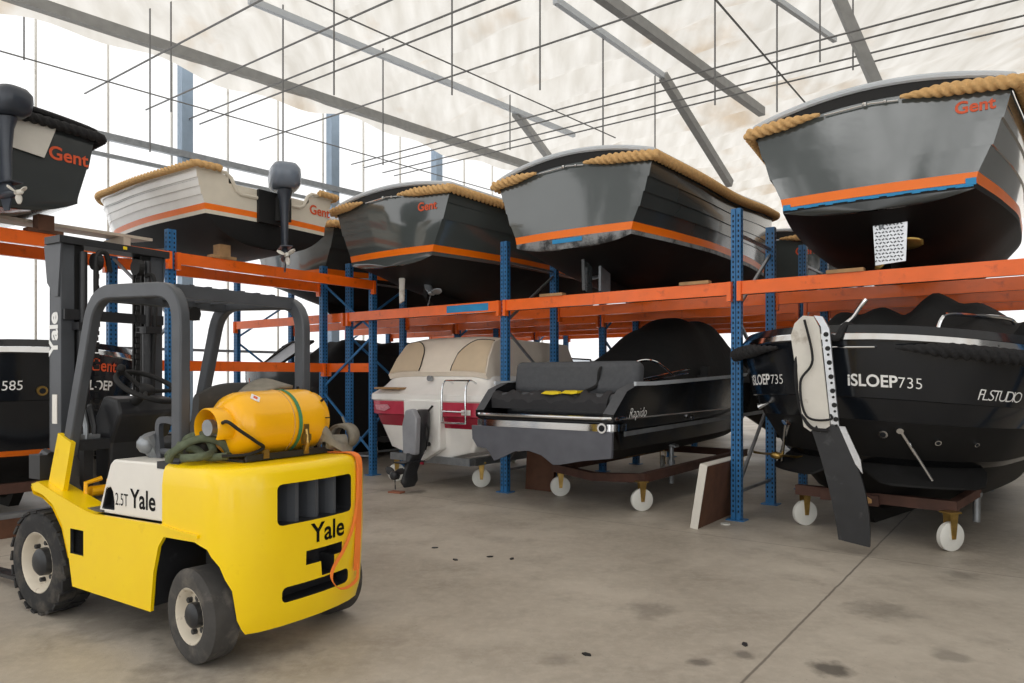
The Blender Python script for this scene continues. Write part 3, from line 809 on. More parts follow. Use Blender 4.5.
def castor(parent, x, y, rot=0.0, r=.13, m=None, top=None):
    T = Matrix.Translation((x, y, 0)) @ Matrix.Rotation(rot, 4, 'Z')
    mb = MB(T); top = top or 2*r+.07
    for sx in (-1, 1):
        mb.prism([(-.02, r-.02), (.02, r-.02), (.045, top), (-.04, top)], (sx*.04-.004, 0, 0), (0,1,0), (0,0,1), (1,0,0), .008)
    mb.box((0, 0, top), (.12, .13, .015)); mb.cyl((-.05, 0, r), (.05, 0, r), .014, 8)
    c = mb.build('castor', m or M.brass, parent)
    mb = MB(T @ Matrix.Translation((0, 0, r))); mb.lathe([(-.03, r*.35), (-.028, r*.86), (-.02, r), (.02, r), (.028, r*.86), (.03, r*.35)], 28); mb.lathe([(-.036, r*.3), (.036, r*.3)], 14)
    mb.build('wheel', M.castor, c)
    return c
def dolly(label, loc, rz, wheels, cross, rails, posts=(), mat_=None, top=.33):
    t = thing('boat_dolly', label, 'boat dolly', loc, rz, 'boat dollies')
    mm = mat_ or M.rust
    mb = MB()
    for p, q in cross+rails: mb.beam(p, q, .1, .1)
    mb.build('frame', mm, t, smooth=0)
    for x, y, a in wheels: castor(t, x, y, a, top=top)
    for x, y, z0, z1 in posts:
        mb = MB(); mb.cyl((x, y, z0), (x, y, z1), .032, 12); mb.cyl((x, y, z0+.25), (x, y, z0+.28), .05, 12); mb.cyl((x, y, z1-.22), (x, y, z1-.18), .048, 12)
        mb.box((x, y, z1+.02), (.16, .12, .03), Matrix.Rotation(.25, 3, 'Y')); mb.build('support_post', M.zinc, t)
    return t

def islope(label, loc, rz, txt1, n_text, heel=0.0, sc=1.0, scalez=1.0, extra_text=None, stripe=False, group='boats on the floor', tsize=.13, z_text=1.40):
    t = thing('sloop_yacht', label, 'boat', loc, rz, group, ry=heel)
    zz = scalez
    lv = [dict(z=.22*zz, B=.12, ys=1.1, D=.5, yb=5.6), dict(z=.40*zz, B=.74, ys=.72, D=1.0, yb=6.0), dict(z=.74*zz, B=.98, ys=.42, D=1.15, yb=6.4), dict(z=.80*zz, B=1.03, ys=.36, D=1.15, yb=6.5),
          dict(z=1.12*zz, B=1.20, ys=.17, D=1.2, yb=6.8), dict(z=1.30*zz, B=1.275, ys=.09, D=1.22, yb=6.9), dict(z=1.306*zz, B=1.295, ys=.07, D=1.22, yb=6.9),
          dict(z=1.62*zz, B=1.38, ys=.02, D=1.25, yb=7.1), dict(z=1.80*zz, B=1.41, ys=.0, D=1.27, yb=7.2)]
    for q in lv:
        for k in ('B', 'ys', 'D', 'yb'): q[k] *= sc
    H = Hull(lv, e=.92, sheer=lambda y: .17*math.exp(-max(0, y)/(.9*sc)) - .05 + .02*max(0, y-3))
    mb = MB(); H.mesh(mb, [1, 1, 2, 1 if not stripe else 0, 0, 0, 0, 0])
    mb.build('hull', [M.navy, M.black, M.stripe if stripe else M.blackgel], t, smooth=30)
    mb = MB(); H.deck(mb, 1.79*zz); mb.build('deck', M.navy, t)
    mb = MB(); rl = H.rimline()
    mb.grid([[p+Vector((0,0,-.04)) for p in H.rimline(off=.012)], [p+Vector((0,0,-.03)) for p in H.rimline(off=.036)], [p+Vector((0,0,.025)) for p in H.rimline(off=.014)], [p+Vector((0,0,.035)) for p in H.rimline(off=-.02)]])
    mb.build('rub_rail', M.chrome, t, smooth=50)
    mb = MB(); mb.grid([[p+Vector((0,0,.03)) for p in H.rimline(off=.012)], [p+Vector((0,0,.11)) for p in H.rimline(off=-.03)], [p+Vector((0,0,.12)) for p in H.rimline(off=-.2)]])
    mb.build('bulwark', M.navy, t, smooth=50)
    return t, H
r1, H1 = islope('dark blue sloop on the floor at the right, big rudder tied up at its stern', R(1.08, -.72, 0), TH-.20, '', 0, heel=math.radians(1.5))
def hulltext(H, t, s, arc, z, size, m=None, **k):
    return lettering(s, size, lambda x, y: H.on(arc+x, z+y), m or M.white, t, cuts=3, **k)
hulltext(H1, r1, 'iSLOEP', .12, 1.40, .135, bold=.003, spacing=1.0)
hulltext(H1, r1, '735', .525, 1.40, .125, bold=-.001, spacing=1.05)
hulltext(H1, r1, 'iSLOEP', -1.13, 1.40, .135, bold=.003)
hulltext(H1, r1, '735', -.715, 1.40, .125, bold=-.001)
hulltext(H1, r1, 'FL STUDIO', 1.13, 1.35, .13, bold=-.001, spacing=.66, shear=.3)
# black fender on the rim
for sg in (-1, 1):
    rl = [p for p in H1.rimline(dz=-.10, off=.06)]
    half = [p for p in rl if (p.x*sg) > (.42 if sg > 0 else .50)]
    if sg > 0: half = half[::-1]
    half = half[12:] if len(half) > 20 else half
    mb = MB(); twisted(mb, smooth_path(half, 3), .062, taper=lambda s_, T: min(1, .2+.8*max(0, T-s_)/.4)); mb.build('fender_rope', M.ropeblk, r1)
mb = MB(); rl = [p for p in H1.rimline(dz=-.10, off=.03) if abs(p.x) < .5]; mb.tube(rl, .008, 6); mb.sphere(rl[len(rl)//4], .022, 8); mb.sphere(rl[-3], .022, 8); mb.build('rope_lashing', M.chrome, r1)
# stern fittings
def on1(a, z, o=.0): return H1.on(a, z, o)
for a, z, r_ in ((-.18, 1.42, .045), (.36, 1.02, .04), (.78, .98, .028), (1.12, .98, .022)):
    mb = MB(); p = on1(a, z, .004); q = on1(a, z, .03); mb.cyl(p, q, r_, 16); mb.cyl(q, on1(a, z, .034), r_*.6, 12, mi=1)
    mb.build('skin_fitting', [M.chrome, M.hole], r1)
mb = MB(); p = on1(-.22, 1.3, .0); mb.beam(p, p+Vector((.12, -.05, .02)), .03, .05); mb.build('stern_fitting', M.chrome, r1)
for a0_, a1_ in ((.50, .66), (-.62, -.78), (-.55, -.92)):
    mb = MB(); mb.tube([on1(a0_, 1.06, .005), on1(a1_, .745, .16)], .014, 8); mb.cyl(on1(a0_, 1.06, .0), on1(a0_, 1.06, .03), .03, 10); mb.build('trim_ram', M.chrome, r1)
mb = MB(); mb.tube([on1(-.86, 1.22, .0), on1(-.9, 1.22, .10)], lambda q: .012+.028*q, 10); mb.build('exhaust_pipe', M.chrome, r1)
def flap(a0, a1):
    m_ = MB(); n = 14
    top = [on1(a0+(a1-a0)*i/n, .735, 0.0) for i in range(n+1)]; bot = [on1(a0+(a1-a0)*i/n, .735, .22*min(1, 5*min(i/n, 1-i/n)+.2)) for i in range(n+1)]
    m_.grid([top, bot, [b+Vector((0,0,-.02)) for b in bot], [b+Vector((0,0,-.03)) for b in top]]); return m_.build('trim_tab', M.black, r1)
flap(.12, 1.25); flap(-1.2, -.10)
# bronze propeller lying on the port trim tab, and the main one under the hull
p = on1(-.80, .80, .16)
mb = MB(Matrix.Translation(p)); mb.sphere((0,0,0), .055, 12, 1.3, .8, .7)
for sg, ln in ((-1, .22), (1, .26)):
    rows = []
    for i in range(9):
        q = i/8; wd = .055*math.sin(PI*(.12+.86*q))**.7
        rows.append([(sg*(.04+ln*q), -wd, .01+.02*q), (sg*(.04+ln*q), 0, .02), (sg*(.04+ln*q), wd, .01-.01*q), (sg*(.04+ln*q), 0, -.005)])
    mb.loft(rings=rows)
mb.build('bow_propeller', M.brass, r1)['label'] = 'bronze two-bladed propeller'
propeller(r1, (-.02, .50, .42), .21, M.tan, 3, hub=.05, start=1.2)
# rudder swung up against the stern
rot = Matrix.Translation((-.05, -.20, 0)) @ Matrix.Rotation(math.radians(14), 4, 'Z')
rd = MB(rot)
face = [(-.22, 1.92), (-.19, 2.03), (-.12, 2.10), (-.03, 2.09), (.02, 1.99), (.13, 1.12), (.05, 1.06), (.02, 1.12), (-.03, 1.06), (-.09, 1.10)]
rd.prism(face, (0, -.02, 0), (1,0,0), (0,0,1), (0,1,0), .03)
ro = rd.build('rudder_head', M.whitepaint, r1); ro['label'] = 'white upper rudder board edged with metal'
mb = MB(rot)
edge = [(-.03, 2.10), (.03, 2.0), (.135, 1.12), (.20, 1.12), (.10, 1.98), (.04, 2.09)]
mb.prism(edge, (0, 0, 0), (1,0,0), (0,0,1), (0,1,0), .05)
for i in range(7):
    q = i/6; x = .075+.10*q - .0; z = 1.93-.75*q; mb.cyl((x, -.006, z), (x, .0, z), .022, 10, mi=1); mb.cyl((x+.006, -.004, z-.055), (x+.006, .0, z-.055), .012, 8, mi=1)
mb.build('metal_edging', [M.alum, M.rub], ro)
mb = MB(rot)
def bl(q):   # centre line of the blade
    return Vector((.07 + .28*q + .20*q*(1-q), 0, 1.16 - 1.04*q))
rowsL = [bl(i/12) for i in range(13)]
poly = [(p.x-.13-.02*math.sin(PI*i/12), p.z) for i, p in enumerate(rowsL)] + [(p.x+.12+.03*math.sin(PI*i/12), p.z-.03) for i, p in reversed(list(enumerate(rowsL)))]
mb.prism(poly, (0, .0, 0), (1,0,0), (0,0,1), (0,1,0), .05)
bo = mb.build('rudder_blade', M.fblack, r1, smooth=50)
mb = MB(rot); mb.prism([(.20, 1.12), (.25, 1.12), (.38, .84), (.40, .72), (.34, .80)], (0, -.004, 0), (1,0,0), (0,0,1), (0,1,0), .02); mb.build('blade_edge', M.alum, bo)
mb = MB(rot)
mb.tube(smooth_path([(-.10, -.05, 2.06), (-.02, -.06, 1.7), (-.12, -.05, 1.5), (-.06, -.06, 1.2), (.14, -.05, 1.18), (.1, .05, 1.25)]), .011, 6)
mb.tube(smooth_path([(-.16, .04, 2.0), (-.17, -.02, 1.6), (-.12, .0, 1.25), (-.02, -.05, 1.1), (.12, -.05, 1.08)]), .016, 6)
mb.tube(smooth_path([(.05, .05, 1.95), (.14, .1, 1.9), (.2, .2, 2.02), (.25, .3, 2.0)]), .03, 8)
mb.build('lashing_rope', M.ropeblk, r1)
mb = MB()
mb.tube(smooth_path([(.02, .1, 2.0), (.10, .15, 2.08), (.16, .2, 2.2), (.2, .22, 2.26)]), .02, 8); mb.build('tiller', M.chrome, r1)
# boat cover heaped on deck
def heap(name, parent, x0, x1, y0, y1, zf, m, nx=22, ny=16, zb=None, thick=True):
    rows = []
    for j in range(ny+1):
        y = y0+(y1-y0)*j/ny; row = []
        for i in range(nx+1):
            x = x0+(x1-x0)*i/nx; row.append((x, y, zf(i/nx, j/ny)))
        rows.append(row)
    mb = MB(); mb.grid(rows)
    if zb is not None:
        b = [(x, y, zb) for x, y, z in rows[0]]; mb.grid([b, rows[0]])
        b = [(x, y, zb) for x, y, z in rows[-1]]; mb.grid([rows[-1], b])
        mb.grid([[(r[0][0], r[0][1], zb) for r in rows], [r[0] for r in rows]]); mb.grid([[r[-1] for r in rows], [(r[-1][0], r[-1][1], zb) for r in rows]])
    return mb.build(name, m, parent, smooth=60)
def bump_(a): return max(0.0, math.sin(PI*min(1, max(0, a))))
cov = heap('boat_cover', r1, -.45, 1.18, .45, 4.2, lambda a, c: 1.86 + .50*bump_(.12+.78*a)**.45*(.86+.14*math.sin(a*11+c*5))*min(1, c*5+.1)*(1 if c < .8 else (1-c)*5) + .05*math.sin(a*23+c*9), M.blkfab, 30, 24, zb=1.78)
mb = MB()
for x0, y0, x1, y1, h in ((.72, .42, 1.14, 1.15, .17), (1.22, 1.45, 1.32, 2.3, .17)):
    d = Vector((x1-x0, y1-y0, 0)); p = Vector((x0, y0, 1.95))
    P = [p, p+d*.05+Vector((0,0,h*.7)), p+d*.15+Vector((0,0,h)), p+d*.5+Vector((0,0,h*.98)), p+d*.85+Vector((0,0,h*.9)), p+d*.97+Vector((0,0,h*.6)), p+d+Vector((0,0,-.05))]
    mb.tube(smooth_path(P, 5), .018, 8)
mb.build('grab_rail', M.chrome, r1)
mb = MB(); mb.box((-.72, .32, 1.90), (.1, .04, .05)); mb.tube([(-.8, .35, 1.93), (-.6, .28, 1.93)], .015, 6); mb.build('deck_cleat', M.chrome, r1)
mb = MB(); mb.prism([(-.0, .0), (2.6, 0), (2.8, .40), (-.35, .40)], (-.05, .95, .10), (0,1,0), (0,0,1), (1,0,0), .1); mb.build('keel', M.black, r1)
d1 = dolly('brown steel boat dolly with white castors under the dark blue sloop', R(1.1, -.4, 0), TH,
      [(-.44, .565, -.75), (.90, .17, -.7), (-.5, 3.5, .2), (.9, 3.5, .2)], [((-.5, .5, .38), (.95, .3, .38)), ((-.5, 3.5, .38), (.95, 3.5, .38))], [((.25, .3, .36), (.25, 3.6, .36)), ((-.2, .4, .36), (-.2, 3.6, .36))],
      [(1.05, .9, .16, .78), (1.05, 3.2, .16, .8), (-.95, 3.2, .3, .8)], top=.345)
mb = MB(); mb.beam((.9, .3, .38), (1.05, .9, .45), .08, .08); mb.build('outrigger', M.rust, d1)
mb = MB(); mb.box((.92, .85, .80), (.22, .1, .03), Matrix.Rotation(-.3, 3, 'Y')); mb.build('support_pad', M.yellowbag, d1)

# second sloop under the left rack
r6, H6 = islope('dark sloop with orange waterline stripe on the floor at the left, behind the forklift mast', Lr(4.70, .30, 0), TH+PI/2, '', 0, sc=.95, scalez=.95, stripe=True)
hulltext(H6, r6, 'iSLOEP', .33, 1.34, .135, bold=.003); hulltext(H6, r6, '585', -.40, 1.34, .125); hulltext(H6, r6, 'iSLOEP', -.88, 1.34, .135, bold=.003)
hulltext(H6, r6, 'Gent', .42, 1.53, .17, m=M.redtxt, bold=.003)
mb = MB(); p = H6.on(-.05, 1.33, .0); q = H6.on(-.05, 1.33, .03); mb.cyl(p, q, .05, 16); mb.cyl(q, H6.on(-.05, 1.33, .034), .03, 12, mi=1); mb.build('skin_fitting', [M.brass, M.hole], r6)
heap('boat_cover', r6, -.8, .8, .9, 3.8, lambda a, c: 1.66+.12*bump_(a)*bump_(c), M.blkfab, 12, 12, zb=1.6)
mb = MB(); mb.tube(smooth_path([(-.5, .6, 1.72), (-.55, .6, 1.86), (-.9, 1.2, 1.9), (-1.0, 1.4, 1.74)]), .016, 8); mb.build('grab_rail', M.chrome, r6)
mb = MB(); mb.prism([(-.0, .0), (2.6, 0), (2.8, .36), (-.35, .36)], (-.05, .95, .12), (0,1,0), (0,0,1), (1,0,0), .1); mb.build('keel', M.black, r6)
dolly('brown steel boat dolly low on the floor left of the forklift front wheel', Lr(4.7, .1, 0), TH+PI/2, [(-.5, .6, .3), (.5, .6, .2), (-.5, 3.2, .2), (.5, 3.2, .2)],
      [((-.75, .3, .38), (.75, .3, .38)), ((-.7, 3.2, .38), (.7, 3.2, .38))], [((-.45, .3, .3), (-.45, 3.3, .3)), ((.45, .3, .3), (.45, 3.3, .3))], top=.34)
for lab, y, z in (('flat brown timber beam on the floor left of the forklift front wheel', -.45, .09), ):
    mb = MB(); mb.box((0, 0, .09), (1.5, .2, .18)); mb.box((0, 0, .2), (1.4, .16, .04), mi=1); o = mb.build('timber_beam', [M.woodd, M.zinc], smooth=0); o.location = Lr(4.6, .42, 0); o.rotation_euler.z = TH+PI/2; tag(o, lab, 'wood beam')

# black launch with the grey bench seat
M.chromed = M.chrome
rap = thing('motor_launch', 'black launch with charcoal sunbed and chrome-edged stern platform', 'boat', R(-1.985, -1.0, 0), TH, 'boats on the floor')
lv = [dict(z=.50, B=.25, ys=1.3, D=.3, yb=5.8), dict(z=.62, B=.72, ys=.62, D=.3, yb=6.2), dict(z=.74, B=.88, ys=.30, D=.3, yb=6.6), dict(z=.95, B=.93, ys=.12, D=.3, yb=6.9), dict(z=1.07, B=.955, ys=.10, D=.3, yb=7.0),
      dict(z=1.085, B=.975, ys=.08, D=.3, yb=7.0), dict(z=1.10, B=.955, ys=.10, D=.3, yb=7.0)]
HR = Hull(lv, e=.35, pw=4.0)
mb = MB(); HR.mesh(mb, [1, 1, 0, 0, 2, 2]); mb.build('hull', [M.blackgel, M.black, M.greyd], rap, smooth=30)
# sides rise from the platform to the gunwale
for sg in (-1, 1):
    rows = []
    for i in range(26):
        y = .12 + i*.27; t_ = min(1, max(0, (y-.10)/.42)); top = 1.08 + (1.47-1.08)*t_**.6 + .03*max(0, y-1)
        bq = .955*(1-max(0, (y-.4)/6.7)**4.0)
        out = .03*t_
        rows.append([(sg*bq, y, 1.07), (sg*(bq+out*.6), y, (1.07+top)/2), (sg*(bq+out), y, top), (sg*(bq+out-.13), y, top+.01), (sg*(bq-.14), y, 1.0)])
    mb = MB(); mb.grid(rows, mis=lambda i, j: 0 if j < 2 else (1 if j == 2 else 0)); mb.f([mb.v(p) for p in rows[0]])
    mb.build('coaming', [M.blackgel, M.seatgrey], rap, smooth=40)
    mb = MB(); P = [Vector((sg*(.955*(1-max(0, (y-.4)/6.7)**4.0)+.038), y, 1.475+.03*max(0, y-1))) for y in [.55+.25*i for i in range(22)]]
    mb.rtube(P, .045, .03, up=(0,0,1)); mb.build('gunwale_rail', M.rim, rap)
mb = MB(); HR.deck(mb, 1.09, off=-.01); mb.build('swim_platform', M.navy, rap)
qf = dict(z=1.0, B=.965, ys=.07, D=.3, yb=7.0)
mb = MB(); l = [(x, y) for x, y in HR.line(qf) if y < .45]; P = [Vector((-x, y, 1.0)) for x, y in reversed(l)] + [Vector((x, y, 1.0)) for x, y in l[1:]]
mb.rtube(P, .075, .03, up=(0,0,1)); mb.build('platform_trim', M.chrome, rap)
mb = MB(); P2 = [p+Vector((0, 0, .10)) for p in P]; mb.tube(P2, .022, 8); mb.build('platform_rail', M.chrome, rap)
sk = [(-.97, .96), (-.96, .80), (-.88, .70), (-.74, .69), (-.62, .55), (-.50, .60), (-.32, .68), (-.12, .70), (.06, .66), (.22, .56), (.32, .57), (.6, .63), (.96, .68), (.97, .96)]
mb = MB(); mb.prism(sk, (0, .06, 0), (1,0,0), (0,0,1), (0,1,0), .04); mb.build('transom_skirt', mat('slate_grey_gelcoat', (92, 94, 102), .35), rap, smooth=0)
mb = MB(); p = (.90, .06, 1.0); mb.cyl((.86, .05, 1.0), (.86, .03, 1.0), .055, 18); mb.cyl((.86, .03, 1.0), (.86, .026, 1.0), .035, 14, mi=1); mb.build('exhaust_outlet', [M.chrome, M.hole], rap)
mb = MB(); P = [Vector((.955+.012, y, .92+.012*y)) for y in [.35+.3*i for i in range(18)]]; mb.rtube(P, .05, .02, up=(0,0,1)); mb.build('rubbing_strip', M.zinc, rap)
def rbox(name, parent, c, d, m, bev=.05, rx=0.0, rz=0.0):
    mb = MB(); mb.box(c, d, Euler((rx, 0, rz)).to_matrix()); o = mb.build(name, m, parent, smooth=60, bevel=bev); o.modifiers['bevel'].segments = 4; return o
rbox('backrest', rap, (.0, .92, 1.53), (1.78, .22, .42), M.seatgrey, .085, rx=-.15)
rbox('sunbed_cushion', rap, (.05, .62, 1.28), (1.7, .55, .16), M.seatgrey, .07)
rbox('sunbed_base', rap, (.05, .66, 1.14), (1.5, .5, .2), M.navy, .02)
heap('seat_cover', rap, -.85, .78, .28, .62, lambda a, c: 1.27+.10*math.sin(PI*c)**.5+.02*math.sin(a*31+c*6)+.012*math.sin(a*67), mat('dark_grey_cover_cloth', (46, 46, 49), .8, bump=.4, bscale=12), 40, 8, zb=1.17)
mb = MB()
for i in range(2):
    x = .04+.27*i; mb.prism([(-.15, -.01), (-.08, .022), (0, .012), (.08, .02), (.11-.03*i, -.01), (0, -.022)], (x, .30, 1.365+.01*i), (1,0,0), (0,0,1), (0,1,0), .2)
mb.build('cover_straps', M.yellowbag, rap)['label'] = 'bright yellow flap on the seat cover'
mb = MB(); mb.tube(smooth_path([(.42, 1.15, 1.72), (.40, .82, 1.65), (.36, .8, 1.45), (.30, .5, 1.36)]), .022, 6); mb.build('black_strap', M.rub, rap)
heap('spray_hood', rap, -.70, .86, 1.9, 5.2, lambda a, c: 1.50 + .92*min(1, (c+.02)*2.2)**.55*(1-abs(2*a-1)**3.2)*(1 if c < .75 else max(0, 1-(c-.75)*2.5)) + .02*math.sin(c*25+a*5), M.blkfab, 26, 26, zb=1.46)
mb = MB(); mb.tube(smooth_path([(.55, 1.1, 1.5), (.66, 1.2, 1.72), (.78, 1.5, 1.74), (.86, 1.9, 1.56)]), .016, 8); mb.tube([(.55, 1.6, 1.52), (.9, 2.3, 1.66)], .012, 6); mb.tube([(.75, 1.3, 1.50), (.92, 2.2, 1.60)], .012, 6); mb.build('hood_hoop', M.chrome, rap)
mb = MB(); mb.box((.88, 2.9, 1.62), (.1, .1, .16)); mb.box((.88, 2.9, 1.55), (.16, .3, .05)); mb.build('deck_cleat', M.rub, rap)
def script_text(x, y):
    q = HR.on(0, 1.0); return Vector((.955+.030+.004, .40+x, 1.10+y))
lettering('Rapido', .155, script_text, M.white, rap, shear=.5, bold=-.001)
mb = MB(); mb.cyl((.965, 2.2, 1.02), (.99, 2.2, 1.02), .03, 10); mb.build('skin_fitting', M.chrome, rap)
d2 = dolly('brown steel boat dolly with white castors under the black launch', R(-1.985, -.1, 0), TH,
     [(-.40, .273, -.8), (.92, -.04, -.75), (-.4, 3.4, .3), (.9, 3.4, .3)], [((-.45, .2, .38), (.2, .12, .32)), ((.2, .12, .32), (.97, .0, .38)), ((-.45, 3.4, .38), (.95, 3.4, .38))], [((.92, .0, .38), (.92, 3.5, .38)), ((-.42, .2, .38), (-.42, 3.5, .38))],
     [(.80, 1.05, .18, .66)], top=.34)
mb = MB(); mb.box((0, 0, .28), (.46, .05, .56)); o = mb.build('plywood_panel', M.woodd, smooth=0); o.location = R(-2.86, .4, 0); o.rotation_euler = (-.08, 0, TH); tag(o, 'dark panel standing under the black launch beside the blue post', 'board')
mb = MB(); mb.prism([(0, .43), (.5, .43), (1.3, .52), (1.28, .48), (.5, .47), (0, .5)], (-.2, 1.4, 0), (0,1,0), (0,0,1), (1,0,0), .2); mb.build('wooden_chock', M.wood, d2)

# red and cream speedboat
sp = thing('speedboat', 'cream and dark red speedboat with sterndrive and beige sunpad', 'boat', R(-4.35, -.3, 0), TH, 'boats on the floor')
lv = [dict(z=.34, B=.06, ys=.10, D=.05, yb=4.8), dict(z=.52, B=.80, ys=.08, D=.12, yb=5.1), dict(z=.84, B=.98, ys=.04, D=.15, yb=5.4), dict(z=.86, B=1.0, ys=.03, D=.15, yb=5.4), dict(z=.99, B=1.04, ys=.0, D=.15, yb=5.5), dict(z=1.01, B=1.10, ys=-.03, D=.18, yb=5.5),
      dict(z=1.20, B=1.13, ys=-.02, D=.18, yb=5.6), dict(z=1.22, B=1.15, ys=-.04, D=.18, yb=5.6), dict(z=1.30, B=1.15, ys=-.04, D=.2, yb=5.6), dict(z=1.42, B=1.02, ys=.12, D=.2, yb=5.6), dict(z=1.62, B=.92, ys=.30, D=.2, yb=5.5)]
HS = Hull(lv, e=.38)
mb = MB(); HS.mesh(mb, [0, 0, 1, 1, 1, 2, 0, 0, 0, 0]); HS.deck(mb, 1.62, 0); mb.build('hull', [M.whitegel, M.red, mat('paler_red_gelcoat', (190, 58, 80), .25, coat=.3)], sp, smooth=35)  # upper red band is paler than the one below it
mb = MB(); mb.prism([(-.36, 1.23), (.36, 1.23), (.34, .55), (.0, .36), (-.34, .55)], (0, -.07, 0), (1,0,0), (0,0,1), (0,1,0), .16); mb.build('motor_well', M.whitegel, sp, bevel=.02)
rows = []
prof_ = [(.24, 1.56), (.20, 1.62), (.32, 1.85), (.50, 2.08), (.68, 2.14), (2.4, 2.10), (2.6, 1.62)]
for x in [-.95+1.9*i/20 for i in range(21)]:
    rows.append([(x*(1-.10*max(0, (z-1.6)/.5)), y, z - .05*abs(x)**4) for y, z in prof_])
mb = MB(); mb.grid(rows); mb.f([mb.v(p) for p in rows[0]]); mb.f([mb.v(p) for p in rows[-1]])
mb.build('sunpad', M.creamvinyl, sp, smooth=50)
def pad(x, q): # point on the sloping pad face
    pts = [Vector((0, y, z)) for y, z in prof_[1:5]]; L = [(b-a).length for a, b in zip(pts[:-1], pts[1:])]; d = q*sum(L)
    for a, b, l_ in zip(pts[:-1], pts[1:], L):
        if d <= l_: p = a+(b-a)*(d/l_); break
        d -= l_
    else: p = pts[-1]
    return Vector((x*(1-.10*max(0, (p.z-1.6)/.5)), p.y-.012, p.z-.05*abs(x)**4+.008))
for sg in (-1, 1):
    rows = []
    for i in range(15):
        a = i/14; x = .93-.62*a; qh = .80*(1-a**3)**.7 if a < 1 else .0
        qh = .12+.68*math.sqrt(max(0, 1-a**2.6))
        rows.append([pad(sg*x, .02+(qh-.02)*j/7) for j in range(8)])
    mb = MB(); mb.grid(rows); mb.build('sunpad_panel', M.tanvinyl, sp)['label'] = 'tan panel with dark piping'
    mb = MB(); mb.tube([r[-1] for r in rows]+[rows[-1][k] for k in range(6, -1, -1)], .008, 6); mb.build('piping', M.rub, sp)
# sterndrive
mb = MB(); rings = []
for z, a, b, y in ((1.10, .10, .06, -.14), (1.04, .15, .13, -.2), (.85, .16, .17, -.24), (.62, .15, .16, -.27), (.52, .12, .14, -.3), (.42, .06, .14, -.34), (.25, .04, .13, -.40), (.14, .05, .16, -.42), (.06, .03, .1, -.42)):
    rings.append([(.11 + .85*a*math.copysign(abs(math.cos(th))**.8, math.cos(th)), y+b*math.sin(th), z) for th in [2*PI*k/18 for k in range(18)]])
mb.loft(rings); mb.box((.11, -.42, .40), (.2, .4, .015)); mb.build('sterndrive', M.fblack, sp, smooth=45)['label'] = 'black and silver sterndrive leg'
mb = MB(); mb.prism([(-.15, .5), (.12, .5), (.15, 1.0), (.05, 1.12), (-.1, 1.1), (-.17, .9)], (.13, -.44, 0), (.85,0,0), (0,0,1), (0,1,0), .1); mb.build('drive_cover', M.sheen, sp, bevel=.02)
mb = MB(); mb.tube(smooth_path([(.22, -.08, 1.15), (.2, -.2, 1.0), (.28, -.22, .8), (.2, -.2, .55)]), .014, 6); mb.tube([(-.2, -.12, .62), (.2, -.12, .62)], .03, 8); mb.build('drive_hose', M.rub, sp)
propeller(sp, (.06, -.64, .235), .19, M.fblack, 3, start=.52, hub=.06)
mb = MB()
for x in (.42, .84): mb.tube(smooth_path([(x, .12, 1.46), (x, -.02, 1.5), (x, -.10, 1.38), (x, -.10, .92)], 5), .014, 8)
for z in (1.08, .93): mb.tube([(.42, -.10, z), (.84, -.10, z)], .014, 8)
mb.tube([(.42, -.02, 1.5), (.84, -.02, 1.5)], .014, 8); mb.build('boarding_ladder', M.chrome, sp)
mb = MB(); mb.cyl((-.02, .16, 1.53), (-.02, .10, 1.53), .04, 14); mb.build('filler_cap', M.zinc, sp)
mb = MB(); mb.box((-.7, .02, 1.385), (.5, .22, .03)); mb.build('swim_step', M.wood, sp, bevel=.01)
mb = MB(); mb.box((.80, -.050, 1.07), (.16, .006, .07)); mb.build('white_sticker', M.whitegel, sp, smooth=0)
mb = MB(); mb.prism([(-.98, 1.14), (-.72, 1.15), (-.66, 1.10), (-.78, 1.05), (-.95, 1.07)], (0, -.040, 0), (1,0,0), (0,0,1), (0,1,0), .004); mb.build('scuff_mark', mat('faded_red_scuff', (206, 138, 150), .5, var=.25, scale=30), sp, smooth=0)
d3 = dolly('grey steel boat dolly with red plate under the speedboat', R(-4.35, -.25, 0), TH, [(-.72, .10, -.7), (.66, .40, -.8), (-.7, 3.0, .3), (.7, 3.0, .3)], [((-.75, .05, .385), (.78, .05, .385)), ((-.75, 3.0, .385), (.78, 3.0, .385))],
      [((-.7, .2, .37), (-.7, 3.2, .37)), ((.68, .2, .37), (.68, 3.2, .37))], mat_=M.zinc, top=.345)
mb = MB(); mb.box((-.22, -.02, .36), (.32, .03, .11)); mb.build('tail_light_board', M.red, d3)
mb = MB(); mb.prism([(.15, .44), (.8, .56), (.8, .66), (.15, .47)], (0, .1, 0), (1,0,0), (0,0,1), (0,1,0), .12); mb.build('wooden_chock', M.woodd, d3)
mb = MB(); mb.box((0, 0, .012), (.2, .12, .024)); o = mb.build('brick', mat('red_brick', (150, 96, 74), .8), smooth=0, bevel=.004); o.location = R(-4.28, -.92, 0); o.rotation_euler.z = TH+.2; tag(o, 'small red-brown slab on the floor under the speedboat propeller', 'brick')

